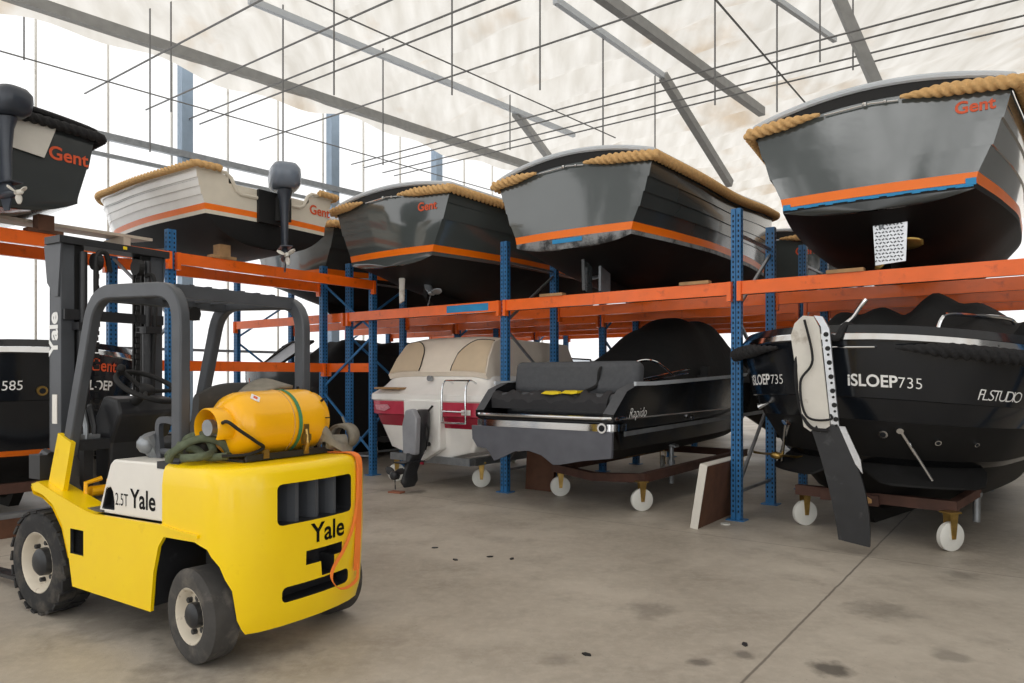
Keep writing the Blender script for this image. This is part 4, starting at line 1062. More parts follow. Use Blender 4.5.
# dark covered boat behind the left rack
cv = thing('cabin_boat', 'dark covered boat with sloping windscreen behind the left rack', 'boat', R(-8.40, -.15, 0), TH, 'boats on the floor')
lv = [dict(z=.35, B=.2, ys=.9, D=.3, yb=5.4), dict(z=.6, B=.85, ys=.3, D=.5, yb=5.8), dict(z=1.0, B=.92, ys=.1, D=.6, yb=6.2), dict(z=1.5, B=.97, ys=.0, D=.6, yb=6.5), dict(z=1.66, B=.97, ys=.0, D=.6, yb=6.5)]
HC = Hull(lv, e=.7); mb = MB(); HC.mesh(mb, [1, 1, 0, 0]); HC.deck(mb, 1.65); mb.build('hull', [M.greyd, M.black], cv, smooth=35)
lettering('Loetie', .22, lambda x, y: HC.on(-.50+x, 1.38+y), M.redtxt, cv, cuts=2)
wsr = [[(-.94, .45, 1.66), (-.70, .9, 2.12)], [(-.5, .12, 1.66), (-.25, .8, 2.2)], [(.1, .08, 1.66), (.35, .8, 2.2)]]
mb = MB(); mb.grid(wsr); mb.build('windscreen', M.sheen, cv, smooth=0)
mb = MB()
for r in wsr: mb.tube(r, .025, 6)
mb.tube([r[1] for r in wsr], .03, 6); mb.tube([r[0] for r in wsr], .025, 6); mb.build('windscreen_frame', M.rub, cv)
heap('boat_cover', cv, -.15, .97, .5, 4.6, lambda a, c: 1.62+.62*bump_(.1+.8*a)**.5*min(1, c*4+.25)*(1 if c < .7 else (1-c)/.3) + .03*math.sin(a*15+c*20), M.blkfab, 20, 20, zb=1.5)
mb = MB(); mb.prism([(.1, .2), (3.6, .2), (3.8, .6), (.1, .6)], (-.05, .8, -.2), (0,1,0), (0,0,1), (1,0,0), .1); mb.build('keel', M.black, cv)
mb = MB(); mb.box((.90, 1.6, .82), (.03, 2.6, .05)); mb.build('waterline_stripe', M.red, cv)
heap('side_cover', cv, .7, 1.0, .45, 4.6, lambda a, c: 1.66+.04*math.sin(c*30), M.blkfab, 8, 20, zb=.42)
dolly('steel trailer frame behind the corner post, beside the speedboat hull', R(-6.55, .95, 0), TH+.15, [(.35, .9, .3), (-.9, .9, .3), (.35, 3.2, .3), (-.9, 3.2, .3)], [((-1.0, .9, .38), (.9, .9, .38)), ((-1.0, 3.2, .38), (.4, 3.2, .38))], [((-.7, .9, .36), (-.7, 3.2, .36))], mat_=M.fblack, top=.34)

# boats far behind, seen below the shelves
bk = thing('cabin_boat', 'distant motorboat with dark canvas top above the launch sunbed', 'boat', R(-4.5, 6.6, 0), TH, 'boats on the floor')
lv = [dict(z=.3, B=.3, ys=.4, D=.3, yb=5), dict(z=.8, B=1.0, ys=.1, D=.4, yb=5.5), dict(z=1.55, B=1.2, ys=.0, D=.4, yb=6)]
HB = Hull(lv, e=.5); mb = MB(); HB.mesh(mb); HB.deck(mb, 1.54); mb.build('hull', M.whitegel, bk, smooth=35)
rows = []
for i in range(15):
    a = PI*i/14; x = -.98*math.copysign(abs(math.cos(a))**.6, math.cos(a)); z = 1.98+.32*math.sin(a)**.7
    rows.append([(x, .5, z-.02), (x, 1.6, z+.03), (x, 2.8, z)])
mb = MB(); mb.grid(rows); mb.build('canvas_top', M.seatgrey, bk, smooth=60)
mb = MB()
for p, q in (((-.98, .5, 1.52), (-.98, .5, 2.0)), ((-.35, .5, 1.52), (-.35, .5, 2.22)), ((.35, .5, 1.52), (.35, .5, 2.22)), ((.98, .5, 1.52), (.98, .5, 2.0)), ((-.98, 2.8, 1.52), (-.98, 2.8, 2.0)), ((.98, 2.8, 1.52), (.98, 2.8, 2.0))): mb.tube([p, q], .03, 6)
mb.build('canvas_frame', M.seatgrey, bk)
mb = MB(); mb.prism([(0, .0), (3.6, 0), (3.6, .36), (0, .36)], (-.1, .8, 0), (0,1,0), (0,0,1), (1,0,0), .2); mb.build('keel', M.black, bk)
b2 = thing('open_motorboat', 'distant white motorboat with low windscreen between speedboat and black launch', 'boat', R(-7.5, 6.6, 0), TH, 'boats on the floor')
mb = MB(); HB.mesh(mb); HB.deck(mb, 1.54); mb.build('hull', M.whitegel, b2, smooth=35)
mb = MB(); g_ = [[(-.9, 1.6, 1.54), (-.7, 1.9, 2.0)], [(0, 1.2, 1.54), (0, 1.6, 2.05)], [(.9, 1.6, 1.54), (.7, 1.9, 2.0)]]; mb.grid(g_); mb.build('windscreen', M.glass, b2, smooth=0)
mb = MB(); mb.tube([r[1] for r in g_], .025, 6); mb.tube([(-.9, 1.6, 1.54), (-.7, 1.9, 2.0)], .02, 6); mb.tube([(.9, 1.6, 1.54), (.7, 1.9, 2.0)], .02, 6); mb.build('windscreen_frame', M.rub, b2)
heap('boat_cover', b2, -1.0, 1.0, .3, 1.4, lambda a, c: 1.58+.25*bump_(a)**.5*bump_(.2+c*.7), M.blkfab, 12, 8, zb=1.5)
mb = MB(); mb.prism([(0, .0), (3.6, 0), (3.6, .36), (0, .36)], (-.1, .8, 0), (0,1,0), (0,0,1), (1,0,0), .2); mb.build('keel', M.black, b2)

b3 = thing('covered_boat', 'distant boat under black cover behind the dark blue sloop at the right', 'boat', R(1.35, 6.8, 0), TH, 'boats on the floor')
mb = MB(); HB.mesh(mb); HB.deck(mb, 1.54); mb.build('hull', M.blackgel, b3, smooth=35)
heap('boat_cover', b3, -1.2, 1.2, .0, 5.0, lambda a, c: 1.56+.8*bump_(a)**.35*bump_(.1+.85*c)**.4, M.blkfab, 16, 16, zb=1.4)
mb = MB(); mb.prism([(0, .0), (3.6, 0), (3.6, .36), (0, .36)], (-.1, .8, 0), (0,1,0), (0,0,1), (1,0,0), .2); mb.build('keel', M.black, b3)

b4 = copy_tree(b3); b4.location = R(-1.45, 6.9, 0); b4['label'] = 'boat under black cover added to darken the floor behind the black launch hood'  # extra boat added as an occluder, to darken the floor at the back

# boards at the centre post
bd = thing('leaning_board', 'thick board with pale worn edge leaning against the centre blue post', 'board', R(-.20, -.70, 0), TH, ry=math.radians(9))
mb = MB(); mb.box((0, .5, .33), (.075, 1.0, .66)); mb.build('board_core', M.woodd, bd, smooth=0)
mb = MB(); mb.box((0, -.006, .33), (.08, .012, .66)); mb.box((0, .5, .665), (.08, 1.0, .012)); mb.build('edge_strip', M.whitepaint, bd, smooth=0)['label'] = 'pale worn edge strip'
mb = MB(); mb.cyl((0, 0, 0), (0, 0, .012), .05, 14); o = mb.build('white_lid', M.castor); o.location = R(-.02, -.30, 0); tag(o, 'small white disc on the floor at the foot of the centre post', 'lid')
for i, (px, py) in enumerate(((435, 548), (512, 559), (455, 560), (490, 557), (745, 645), (587, 655))):
    p = at(px, py, 0.0); mb = MB(); mb.prism([(-.03, -.01), (.0, -.018), (.03, .0), (.012, .015), (-.02, .012)], (0, 0, 0), (1,0,0), (0,1,0), (0,0,1), .008)
    o = mb.build('floor_chip', M.rub if i % 2 else M.fblack, smooth=0); o.location = p; o.rotation_euler.z = i*1.1
    tag(o, 'tiny dark chip of debris lying on the open concrete floor', 'debris', 'dark chips on the concrete')

# ------------------------------------------------------------------ forklift (x forward, y left, z up; origin on the floor under the steer axle)
FO = Vector((-1.535, 4.372, 0)); FR = math.atan2(.515, -.857)
fk = thing('forklift_truck', 'yellow forklift truck with black overhead guard and white hood side panel', 'forklift', FO, FR)
def solid_cut(o, cutters, mats):
    """carve openings out of a solid mesh"""
    cs = []
    for mb in cutters:
        bmesh.ops.recalc_face_normals(mb.bm, faces=mb.bm.faces)
        me = bpy.data.meshes.new('c'); mb.bm.to_mesh(me); mb.bm.free()
        for m in mats: me.materials.append(m)
        c = bpy.data.objects.new('c', me); COL.objects.link(c); c.matrix_world = o.matrix_basis.copy(); cs.append(c)
        b = o.modifiers.new('cut', 'BOOLEAN'); b.operation = 'DIFFERENCE'; b.solver = 'EXACT'; b.object = c
    par = o.parent; o.parent = None
    dg = bpy.context.evaluated_depsgraph_get(); dg.update()
    me = bpy.data.meshes.new_from_object(o.evaluated_get(dg))
    o.modifiers.clear(); old = o.data; o.data = me; me.name = old.name; o.parent = par
    for c in cs: bpy.data.objects.remove(c)
    for p in me.polygons: p.use_smooth = True
    me.set_sharp_from_angle(angle=math.radians(35))
# counterweight
CWP = [(.15, .55), (-.18, .552), (-.27, .545), (-.34, .515), (-.40, .46), (-.445, .38), (-.475, .25), (-.49, .10), (-.495, -.05), (-.485, -.2), (-.465, -.32), (-.43, -.42), (-.36, -.51), (-.27, -.545), (-.18, -.552), (.15, -.55)]
def cwp(ins, back=0.0):
    out = []
    for i, (a, b) in enumerate(CWP):
        out.append((a + (ins if a < .1 else 0)*min(1, (.2-a)/.6) , b - math.copysign(min(abs(b), ins), b)*(abs(b)/.55)))
    return out
rings = []
for z, ins in ((.175, .03), (.26, .012), (.62, .0), (.95, .0), (1.02, .008), (1.05, .02), (1.064, .04), (1.07, .07)):
    rings.append([(a, b, z) for a, b in cwp(ins)])
mb = MB(); mb.loft(rings)
cw = mb.build('counterweight', [M.yellow, M.fblack], fk, smooth=35)
def cutbox(c, d):
    m_ = MB(); m_.mi = 1; m_.box(c, d, mi=1); return m_
def cutprism(poly, p, ax, ay, n, d, r=0):
    m_ = MB(); m_.mi = 1; m_.prism(poly, p, ax, ay, n, d, mi=1); return m_
def rrect(x0, x1, y0, y1, r):
    out = []
    for cx, cy, a0 in ((x1-r, y0+r, -90), (x1-r, y1-r, 0), (x0+r, y1-r, 90), (x0+r, y0+r, 180)):
        for k in range(4): a = math.radians(a0+30*k); out.append((cx+r*math.cos(a), cy+r*math.sin(a)))
    return out
arch = [(.30, .10), (.30, .62), (-.20, .66), (-.27, .63), (-.36, .50), (-.46, .10)]
arch = [(.30, .10), (.30, .66), (-.14, .665), (-.24, .635), (-.31, .55), (-.36, .42), (-.385, .10)]
cuts = []
cuts.append(cutprism(arch, (0, .24, 0), (1,0,0), (0,0,1), (0,1,0), .5)); cuts.append(cutprism(arch, (0, -.74, 0), (1,0,0), (0,0,1), (0,1,0), .5))
cuts.append(cutprism(rrect(-.285, .279, .735, .962, .03), (-.30, 0, 0), (0,1,0), (0,0,1), (-1,0,0), .4))
cuts.append(cutprism([(-.195, .50), (-.195, .565), (.09, .565), (.09, .485), (-.02, .485), (-.03, .40), (-.13, .40), (-.13, .50)], (-.36, 0, 0), (0,1,0), (0,0,1), (-1,0,0), .4))
cuts.append(cutprism(rrect(-.265, .245, .305, .39, .03), (-.36, 0, 0), (0,1,0), (0,0,1), (-1,0,0), .4))
solid_cut(cw, cuts, [M.yellow, M.fblack])
mb = MB()
for b in (-.17, -.03, .12): mb.prism([(-.30, b-.05), (-.40, b-.03), (-.445, b-.012), (-.445, b+.012), (-.40, b+.03), (-.30, b+.05)], (0, 0, .735), (1,0,0), (0,1,0), (0,0,1), .226)
mb.build('grille_fins', M.fgrey, cw, smooth=0)
mb = MB(); mb.cyl((-.05, .0, .30), (-.10, .0, .30), .03, 10); mb.box((-.0, 0, .265), (.12, .62, .1)); mb.box((.02, .3, .40), (.1, .06, .3)); mb.build('steer_axle', M.fblack, fk)
def cwx(b):
    for (a0, b0), (a1, b1) in zip(CWP[:-1], CWP[1:]):
        if b1 <= b <= b0: return a0+(a1-a0)*(b0-b)/max(1e-6, b0-b1)
    return -.4
lettering('Yale', .155, lambda x, y: Vector((cwx(.055-x)-.0022, .055-x, .605+y)), M.ink, cw, bold=.0032, cuts=3)
# side frame with fender
side_poly = [(1.578, .845), (1.552, .805), (1.43, .785), (1.315, .735), (1.20, .615), (1.124, .435), (1.078, .245), (.263, .224), (.235, .45), (.19, .60), (.14, .66), (.14, .725), (.82, .718), (.95, .735), (1.218, .795), (1.50, .865)]
for sg in (1, -1):
    mb = MB(); mb.prism(side_poly, (0, .548 if sg > 0 else -.528, 0), (1,0,0), (0,0,1), (0,-1,0), .02)
    o = mb.build('side_frame', [M.yellow, M.fblack], fk, smooth=0)
    solid_cut(o, [cutbox((1.027, sg*.55, .527), (.15, .2, .155))], [M.yellow, M.fblack])
    mb = MB(); mb.box((1.027, sg*.50, .527), (.2, .04, .2)); mb.build('step_recess', M.hole, fk, smooth=0)
    top = [(1.58, .852), (1.50, .868), (1.218, .80), (.95, .738), (.82, .722)]
    mb = MB(); mb.grid([[(a, sg*.55, z) for a, z in top], [(a, sg*.40, z) for a, z in top]]); mb.grid([[(a, sg*.55, z-.02) for a, z in ((1.58, .85), (1.552, .80), (1.43, .785), (1.315, .735), (1.20, .615), (1.124, .435))], [(a, sg*.34, z-.02) for a, z in ((1.58, .85), (1.552, .80), (1.43, .785), (1.315, .735), (1.20, .615), (1.124, .435))]]); mb.build('fender', M.yellow, fk, smooth=40)
    mb = MB(); mb.prism([(1.479, .80), (1.293, .775), (1.186, 1.13), (1.342, 1.187)], (0, sg*.50 - (.03 if sg > 0 else 0), 0), (1,0,0), (0,0,1), (0,1,0), .03); mb.build('front_post_foot', M.yellow, fk, smooth=0)
mb = MB(); mb.prism([(.26, .25), (1.07, .27), (1.11, .44), (1.19, .62), (1.30, .72), (.20, .70), (.24, .45)], (0, -.52, 0), (1,0,0), (0,0,1), (0,1,0), 1.04); mb.build('chassis', M.fblack, fk, smooth=0)
mb = MB(); mb.box((1.05, 0, .735), (.55, .80, .03)); mb.prism([(1.32, .72), (1.36, .72), (1.60, 1.0), (1.56, 1.02)], (0, -.42, 0), (1,0,0), (0,0,1), (0,1,0), .84); mb.box((.93, .47, .735), (.26, .10, .012)); mb.build('floor_plate', mat('worn_floor_mat', (92, 88, 84), .8, dirt=(130, 124, 116)), fk, smooth=0)
# white hood
hp = [(.865, .722), (.735, 1.03), (.70, 1.055), (.15, 1.06), (.15, .728)]
mb = MB(); mb.prism(hp, (0, -.505, 0), (1,0,0), (0,0,1), (0,1,0), 1.01)
hood = mb.build('hood_panel', [M.fwhite, M.hole], fk, smooth=0)
hole = [(.82, .752), (.775, .875), (.735, .885), (.715, .86), (.70, .80), (.70, .755)]
solid_cut(hood, [cutprism(hole, (0, .45, 0), (1,0,0), (0,0,1), (0,1,0), .12)], [M.fwhite, M.hole])
b_ = hood.modifiers.new('bevel', 'BEVEL'); b_.width = .012; b_.segments = 3; b_.limit_method = 'ANGLE'
hood['label'] = 'white hood side panel with black lettering'
lettering('2.5T', .105, planar((.683, .5065, .785), (-.70,0,0), (0,0,1)), M.ink, hood, bold=.0)
lettering('Yale', .155, planar((.525, .5065, .785), (-.92,0,0), (0,0,1)), M.ink, hood, bold=.0032)
mb = MB(); mb.rtube([(.15, .553, .725), (-.02, .553, .705), (-.18, .556, .70)], .02, .02, up=(0,0,1)); mb.build('hood_latch', M.yellow, fk)
# wheels
def fwheel(x, y, r, wd, lug, rot, name='wheel'):
    T = Matrix.Translation((x, y, r)) @ Matrix.Rotation(rot, 4, 'Z') @ Matrix.Rotation(PI/2 if y > 0 else -PI/2, 4, 'Z')
    mb = MB(T)   # local x = outwards
    ri = r*.60; h = wd/2
    mb.lathe([(-h, ri), (-h, r*.9), (-h*.82, r*.985), (h*.82, r*.985), (h, r*.9), (h*1.04, r*.8), (h, ri), (h*.8, ri*.99), (-h, ri)], 48, caps=False)
    if lug:
        n = 22
        for k in range(n):
            for sgn in (-1, 1):
                a = 2*PI*(k+(.5 if sgn > 0 else 0))/n
                Rm = Matrix.Rotation(a, 3, 'X')
                c = Rm @ Vector((sgn*h*.52, 0, r*.985))
                mb.box(c, (h*.98, 2*PI*r/n*.66, r*.05), Rm @ Matrix.Rotation(.12*sgn, 3, 'Z'))
    t = mb.build('tyre', [M.tyre], fk, smooth=40)
    mb = MB(T); mb.lathe([(-h*.9, ri*1.01), (h*.92, ri*1.01), (h*.98, ri*.97), (h*.9, ri*.90), (h*.45, ri*.84), (h*.30, ri*.76), (h*.36, ri*.5), (h*.30, .02)], 32, caps=False)
    mb.build('rim', M.wheelrim, t, smooth=50)
    mb = MB(T); mb.lathe([(h*.25, ri*.46), (h*.8, ri*.44), (h*.95, ri*.34), (h*1.05, ri*.18), (h*1.05, .01)], 20)
    for k in range(6):
        a = 2*PI*k/6+.3; mb.cyl((h*.3, ri*.63*math.cos(a), ri*.63*math.sin(a)), (h*.62, ri*.63*math.cos(a), ri*.63*math.sin(a)), .016, 6)
    mb.build('hub', M.fblack, t, smooth=40)
    return t
for sg in (1, -1):
    fwheel(1.50, sg*.455, .336, .20, True, 0)
    o = fwheel(-.10, sg*.47, .258, .165, False, -.13 if sg > 0 else -.13); o.data.materials[0] = M.tread
    lb = 'front drive tyre with chunky lugs' if sg > 5 else None
# steering console, levers, pedals
mb = MB(); mb.prism([(1.30, .78), (1.46, .80), (1.46, 1.28), (1.36, 1.42), (1.20, 1.40), (1.16, 1.30), (1.27, 1.1)], (0, -.22, 0), (1,0,0), (0,0,1), (0,1,0), .42); mb.build('console', M.fblack, fk, smooth=0, bevel=.02)
mb = MB(); mb.box((1.36, .0, 1.10), (.16, .92, .07)); mb.box((1.37, .34, 1.15), (.10, .2, .03), mi=1); mb.box((1.38, .3, .95), (.05, .06, .3)); mb.build('cowl_shelf', [M.fblack, M.zinc], fk, smooth=0)
sw = Matrix.Translation((1.06, .06, 1.485)) @ Matrix.Rotation(-.50, 4, 'Y') @ Matrix.Rotation(.10, 4, 'X')
mb = MB(sw); n = 36
mb.tube([(.205*math.cos(2*PI*k/n), .205*math.sin(2*PI*k/n), 0) for k in range(n)], .017, 10, closed=True)
for a in (0.4, 2.5, 4.6): mb.tube([(.05*math.cos(a), .05*math.sin(a), -.03), (.2*math.cos(a), .2*math.sin(a), 0)], .014, 8)
mb.lathe([(-.06, .03), (-.02, .055), (.0, .045), (.005, .01)], 16, Matrix.Rotation(-PI/2, 4, 'Y')); mb.sphere((.14, .14, .05), .03, 10)
mb.cyl((.14, .14, 0), (.14, .14, .05), .008, 6); mb.tube([(0, 0, -.04), (.10, 0, -.22)], .03, 10)
mb.build('steering_wheel', M.rub, fk, smooth=60)
for b, a in ((.33, 1.33), (.27, 1.34)):
    mb = MB(); mb.tube([(a, b, 1.12), (a-.0, b, 1.22), (a+.05, b, 1.34)], lambda q: .014+.008*q, 8); mb.sphere((a+.052, b, 1.35), .02, 8); mb.build('lever', M.zinc if b > .3 else M.fblack, fk)
mb = MB(); mb.tube([(1.22, .36, .80), (1.22, .26, .80)], .035, 10); mb.tube([(1.2, .40, .77), (1.2, .40, .86), (1.2, .3, .88)], .016, 8); mb.tube([(1.2, .25, .77), (1.2, .25, .87)], .016, 8); mb.build('pedal', M.yelgas, fk)['label'] = 'yellow pedal bracket'
mb = MB(); mb.box((1.62, .44, .95), (.14, .14, .16)); mb.tube([(1.55, .44, 1.02), (1.62, .44, 1.04), (1.70, .44, .98)], .03, 8); mb.cyl((1.7, .3, .8), (1.3, .3, .62), .04, 10); mb.build('tilt_cylinder', M.fblack, fk)
# seat
mb = MB(); rows = []
for i in range(13):
    t = i/12; y = -.30+.62*t; e = abs(2*t-1)**3
    rows.append([(.42-.02*e, y, 1.10), (.30, y, 1.16), (.245-.04*e, y, 1.28), (.215-.0*e, y, 1.44-.03*e), (.19, y, 1.515-.06*e), (.14, y, 1.525-.07*e), (.10+.05*e, y, 1.44-.04*e), (.10+.06*e, y, 1.15)])
mb.grid(rows); mb.f([mb.v(p) for p in rows[0]]); mb.f([mb.v(p) for p in rows[-1]])
st = mb.build('seat_back', M.seatvinyl, fk, smooth=60, sub=1)
mb = MB(); mb.box((.45, 0, 1.12), (.46, .48, .12)); o = mb.build('seat_cushion', M.seatvinyl, fk, smooth=60, bevel=.04)
mb = MB(); P = smooth_path([(.50, .33, 1.06), (.52, .33, 1.24), (.48, .33, 1.29), (.36, .33, 1.28), (.32, .33, 1.22), (.32, .33, 1.06)], 5); mb.rtube(P, .03, .04); mb.tube([(.34, .33, 1.10), (.5, .33, 1.10)], .02, 6); mb.build('hip_restraint', M.fgrey, st)
mb = MB(); mb.tube([(.58, .30, 1.06), (.58, .36, 1.2)], .045, 10); mb.sphere((.60, .36, 1.14), .06, 10); mb.sphere((.62, .30, 1.09), .05, 10); mb.build('brake_lever', M.zinc, fk)
# overhead guard
def arcpath(pts, r, n=7):
    P = [Vector(p) for p in pts]; out = [P[0]]
    for i in range(1, len(P)-1):
        a = (P[i-1]-P[i]).normalized(); b = (P[i+1]-P[i]).normalized(); s_ = P[i]+a*r; e = P[i]+b*r
        for k in range(n+1):
            t = k/n; out.append(s_*(1-t)**2 + P[i]*2*t*(1-t) + e*t*t)
    out.append(P[-1]); return out
guard = None
for sg in (1, -1):
    pth = arcpath([(1.30, sg*.45, 1.05), (.985, sg*.45, 2.08), (.13, sg*.45, 2.05), (.13, sg*.45, 1.04)], .19)
    mb = MB(); mb.rtube(pth, .065, .088); o = mb.build('guard_leg_loop', M.fgrey, fk, smooth=40, bevel=.01)
    mb = MB(); mb.box((.16, sg*.45, 1.05), (.2, .12, .04)); mb.build('guard_foot', M.fblack, o, smooth=0)
mb = MB(); mb.box((.26, 0, 2.06), (.13, .86, .05)); mb.box((.20, 0, 2.045), (.02, .86, .07)); mb.build('rear_cross_bar', M.fgrey, fk, smooth=0)
mb = MB(); mb.box((.93, 0, 2.05), (.10, .86, .05)); mb.build('front_cross_bar', M.fgrey, fk, smooth=0)
for b in (-.30, -.18, -.06, .06, .18, .30):
    mb = MB(); mb.box((.6, b, 2.08), (.72, .03, .035)); mb.build('roof_bar', M.fgrey, fk, smooth=0)
mb = MB(); mb.box((.62, .05, 1.96), (.06, .10, .08)); mb.cyl((.57, .05, 1.96), (.59, .05, 1.96), .045, 14); mb.build('work_lamp', M.rub, fk)
# mast
mast = bpy.data.objects.new('mast', None)
for sg in (1, -1):
    mb = MB(); b = sg*.36
    mb.box((1.64, b, 1.28), (.14, .02, 2.42)); mb.box((1.575, b-sg*.035, 1.28), (.02, .09, 2.42)); mb.box((1.705, b-sg*.035, 1.28), (.02, .09, 2.42))
    o = mb.build('mast_channel', M.fgrey, fk, smooth=0, bevel=.004)
    if sg > 0:
        lettering('Yale', .17, lambda x, y: Vector((1.605+y*.9, b+.0125, 1.70+x)) , M.white, o, bold=.006)
        mb = MB(); mb.box((1.64, b+.012, 1.33), (.06, .004, .2)); mb.build('data_plate', M.fwhite, o, smooth=0)
    mb = MB(); b2 = sg*.275; mb.box((1.64, b2, 1.30), (.11, .018, 2.4)); mb.box((1.59, b2-sg*.03, 1.30), (.018, .07, 2.4)); mb.box((1.69, b2-sg*.03, 1.30), (.018, .07, 2.4)); mb.build('inner_mast_channel', M.rub, fk, smooth=0)
    mb = MB(); mb.cyl((1.54, sg*.235, .3), (1.54, sg*.235, 1.9), .04, 12); mb.cyl((1.54, sg*.235, 1.9), (1.54, sg*.235, 2.42), .025, 12); mb.box((1.54, sg*.24, 1.9), (.13, .12, .05)); mb.build('lift_cylinder', M.fblack, fk)
    mb = MB()
    for z in np.arange(.5, 2.4, .04): mb.box((1.53, sg*.15, z), (.012, .035 if int(round(z/.04)) % 2 else .022, .032))
    mb.cyl((1.53, sg*.13, 2.36), (1.53, sg*.17, 2.36), .06, 16); mb.build('lift_chain', M.rub, fk, smooth=0)
mb = MB(); mb.box((1.62, 0, 2.485), (.20, .80, .05)); mb.box((1.52, -.05, 2.487), (.003, .03, .022), mi=1); mb.build('mast_top_bar', [M.fblack, M.yellowbag], fk, smooth=0, bevel=.006)
for sg in (1, -1):
    mb = MB(); mb.prism([(1.54, 2.46), (1.76, 2.46), (1.72, 2.2), (1.62, 2.1), (1.58, 2.1)], (0, sg*.375-.004, 0), (1,0,0), (0,0,1), (0,1,0), .012); mb.build('mast_gusset', M.fgrey, fk, smooth=0)
for c_, d_ in (((1.56, 0, 1.98), (.05, .72, .07)), ((1.6, 0, .5), (.06, .7, .12))):
    mb = MB(); mb.box(c_, d_); mb.build('mast_cross_member', M.fblack, fk, smooth=0)
mb = MB(); mb.tube(smooth_path([(1.52, .06, 2.3), (1.5, .10, 2.42), (1.5, .16, 2.40), (1.5, .17, 2.2), (1.5, .16, 1.9)]), .018, 8); mb.tube(smooth_path([(1.52, -.2, 2.3), (1.48, -.24, 2.3), (1.48, -.26, 2.1), (1.5, -.25, 1.5), (1.45, -.25, .9)]), .014, 8); mb.build('hydraulic_hose', M.rub, fk)
mb = MB(); mb.box((1.82, 0, .22), (.05, .9, .1)); mb.box((1.82, 0, .52), (.05, .9, .1)); mb.box((1.82, .2, .37), (.04, .06, .4)); mb.box((1.82, -.2, .37), (.04, .06, .4)); mb.build('fork_carriage', M.fblack, fk, smooth=0)
for sg in (1, -1):
    mb = MB(); mb.prism([(1.85, .06), (2.85, .06), (2.85, .075), (1.91, .10), (1.89, .55), (1.85, .55)], (0, sg*.3-.05, 0), (1,0,0), (0,0,1), (0,1,0), .1); mb.build('fork', M.fblack, fk, smooth=0)
mb = MB(); mb.box((1.5, 0, .34), (.12, .72, .12)); mb.box((1.64, 0, .34), (.14, .5, .2)); mb.build('drive_axle', M.fblack, fk)
mb = MB(); mb.box((-.10, -.02, 1.078), (.26, .66, .014)); mb.box((.06, -.02, 1.095), (.02, .66, .04)); mb.box((-.25, -.02, 1.095), (.02, .66, .035))
mb.box((-.255, .18, 1.11), (.02, .04, .05), mi=1); mb.box((-.255, -.12, 1.11), (.02, .04, .05), mi=1); mb.build('cylinder_bracket', [M.fblack, M.brass], fk, smooth=0)
def FP(a, b, z): return FO + Vector((-.857, .515, 0))*a + Vector((-.515, -.857, 0))*b + Vector((0, 0, z))
# things carried on the counterweight
gas = thing('gas_cylinder', 'yellow gas cylinder strapped on its side on top of the forklift', 'gas cylinder', FP(-.09, 0, 1.085), FR)
gz = .192; rg = .188
T = Matrix.Translation((0, .03, gz)) @ Matrix.Rotation(PI/2, 4, 'Z') @ Matrix.Rotation(.02, 4, 'Y') @ Matrix.Diagonal((.87, 1.02, 1.02, 1))
prof = [(-.405, .15), (-.40, .165), (-.36, .178), (-.33, .185)] + [(-.30+.5*i/8, rg + (.002 if i == 4 else 0)) for i in range(9)] + [(.25, rg*.98), (.30, rg*.90), (.335, rg*.76), (.355, rg*.58), (.362, .04)]
mb = MB(T); mb.lathe(prof, 40); mb.build('cylinder_body', M.yelgas, gas, smooth=50)
mb = MB(T); mb.tube([(-.05, (rg+.002)*math.cos(2*PI*k/40), (rg+.002)*math.sin(2*PI*k/40)) for k in range(40)], .003, 6, closed=True); mb.build('weld_seam', M.tan, gas)
mb = MB(T)
r_, w_ = .105, .14
rows = []
for k in range(33):
    a = -2.2 + 4.4*k/32 + PI*.5
    rows.append([(.335, r_*math.cos(a), r_*math.sin(a)), (.40, r_*1.02*math.cos(a), r_*1.02*math.sin(a)), (.47, r_*1.02*math.cos(a), r_*1.02*math.sin(a)), (.48, r_*.96*math.cos(a), r_*.96*math.sin(a)), (.46, r_*.92*math.cos(a), r_*.92*math.sin(a)), (.335, r_*.92*math.cos(a), r_*.92*math.sin(a))])
mb.grid(rows); mb.f([mb.v(p) for p in rows[0]]); mb.f([mb.v(p) for p in rows[-1]]); mb.build('valve_guard', M.yelgas, gas, smooth=50)
mb = MB(T); mb.cyl((.35, 0, 0), (.43, 0, 0), .03, 12); mb.cyl((.41, -.05, 0), (.41, .06, 0), .02, 10); mb.cyl((.43, 0, 0), (.47, 0, 0), .045, 14); mb.box((.39, -.03, -.02), (.03, .12, .10)); mb.build('valve', M.zinc, gas)
mb = MB(); P = smooth_path([(-.06, .41, gz), (-.14, .42, gz+.03), (-.17, .36, gz-.02), (-.185, .26, gz-.09), (-.17, .20, gz-.13), (-.16, .30, gz-.16), (-.10, .42, gz-.16)], 6); mb.tube(P, .010, 8); mb.build('gas_hose', M.rub, gas)
mb = MB(T)
for x0, wd in ((-.10, .032),):
    rows = [[(x0-wd/2, (rg+.005)*math.cos(a), (rg+.005)*math.sin(a)), (x0+wd/2, (rg+.005)*math.cos(a), (rg+.005)*math.sin(a))] for a in [2*PI*k/40 for k in range(41)]]; mb.grid(rows)
mb.build('retaining_strap', M.greenstrap, gas)['label'] = 'green webbing strap with a bronze buckle'
mb = MB(); mb.box((-.185, -.10, gz-.07), (.03, .035, .12)); mb.box((-.20, -.10, gz-.09), (.02, .05, .04)); mb.tube([(-.2, -.1, gz-.04), (-.21, -.1, gz-.12), (-.19, -.1, gz-.17)], .012, 6); mb.build('strap_buckle', M.brass, gas, smooth=0)
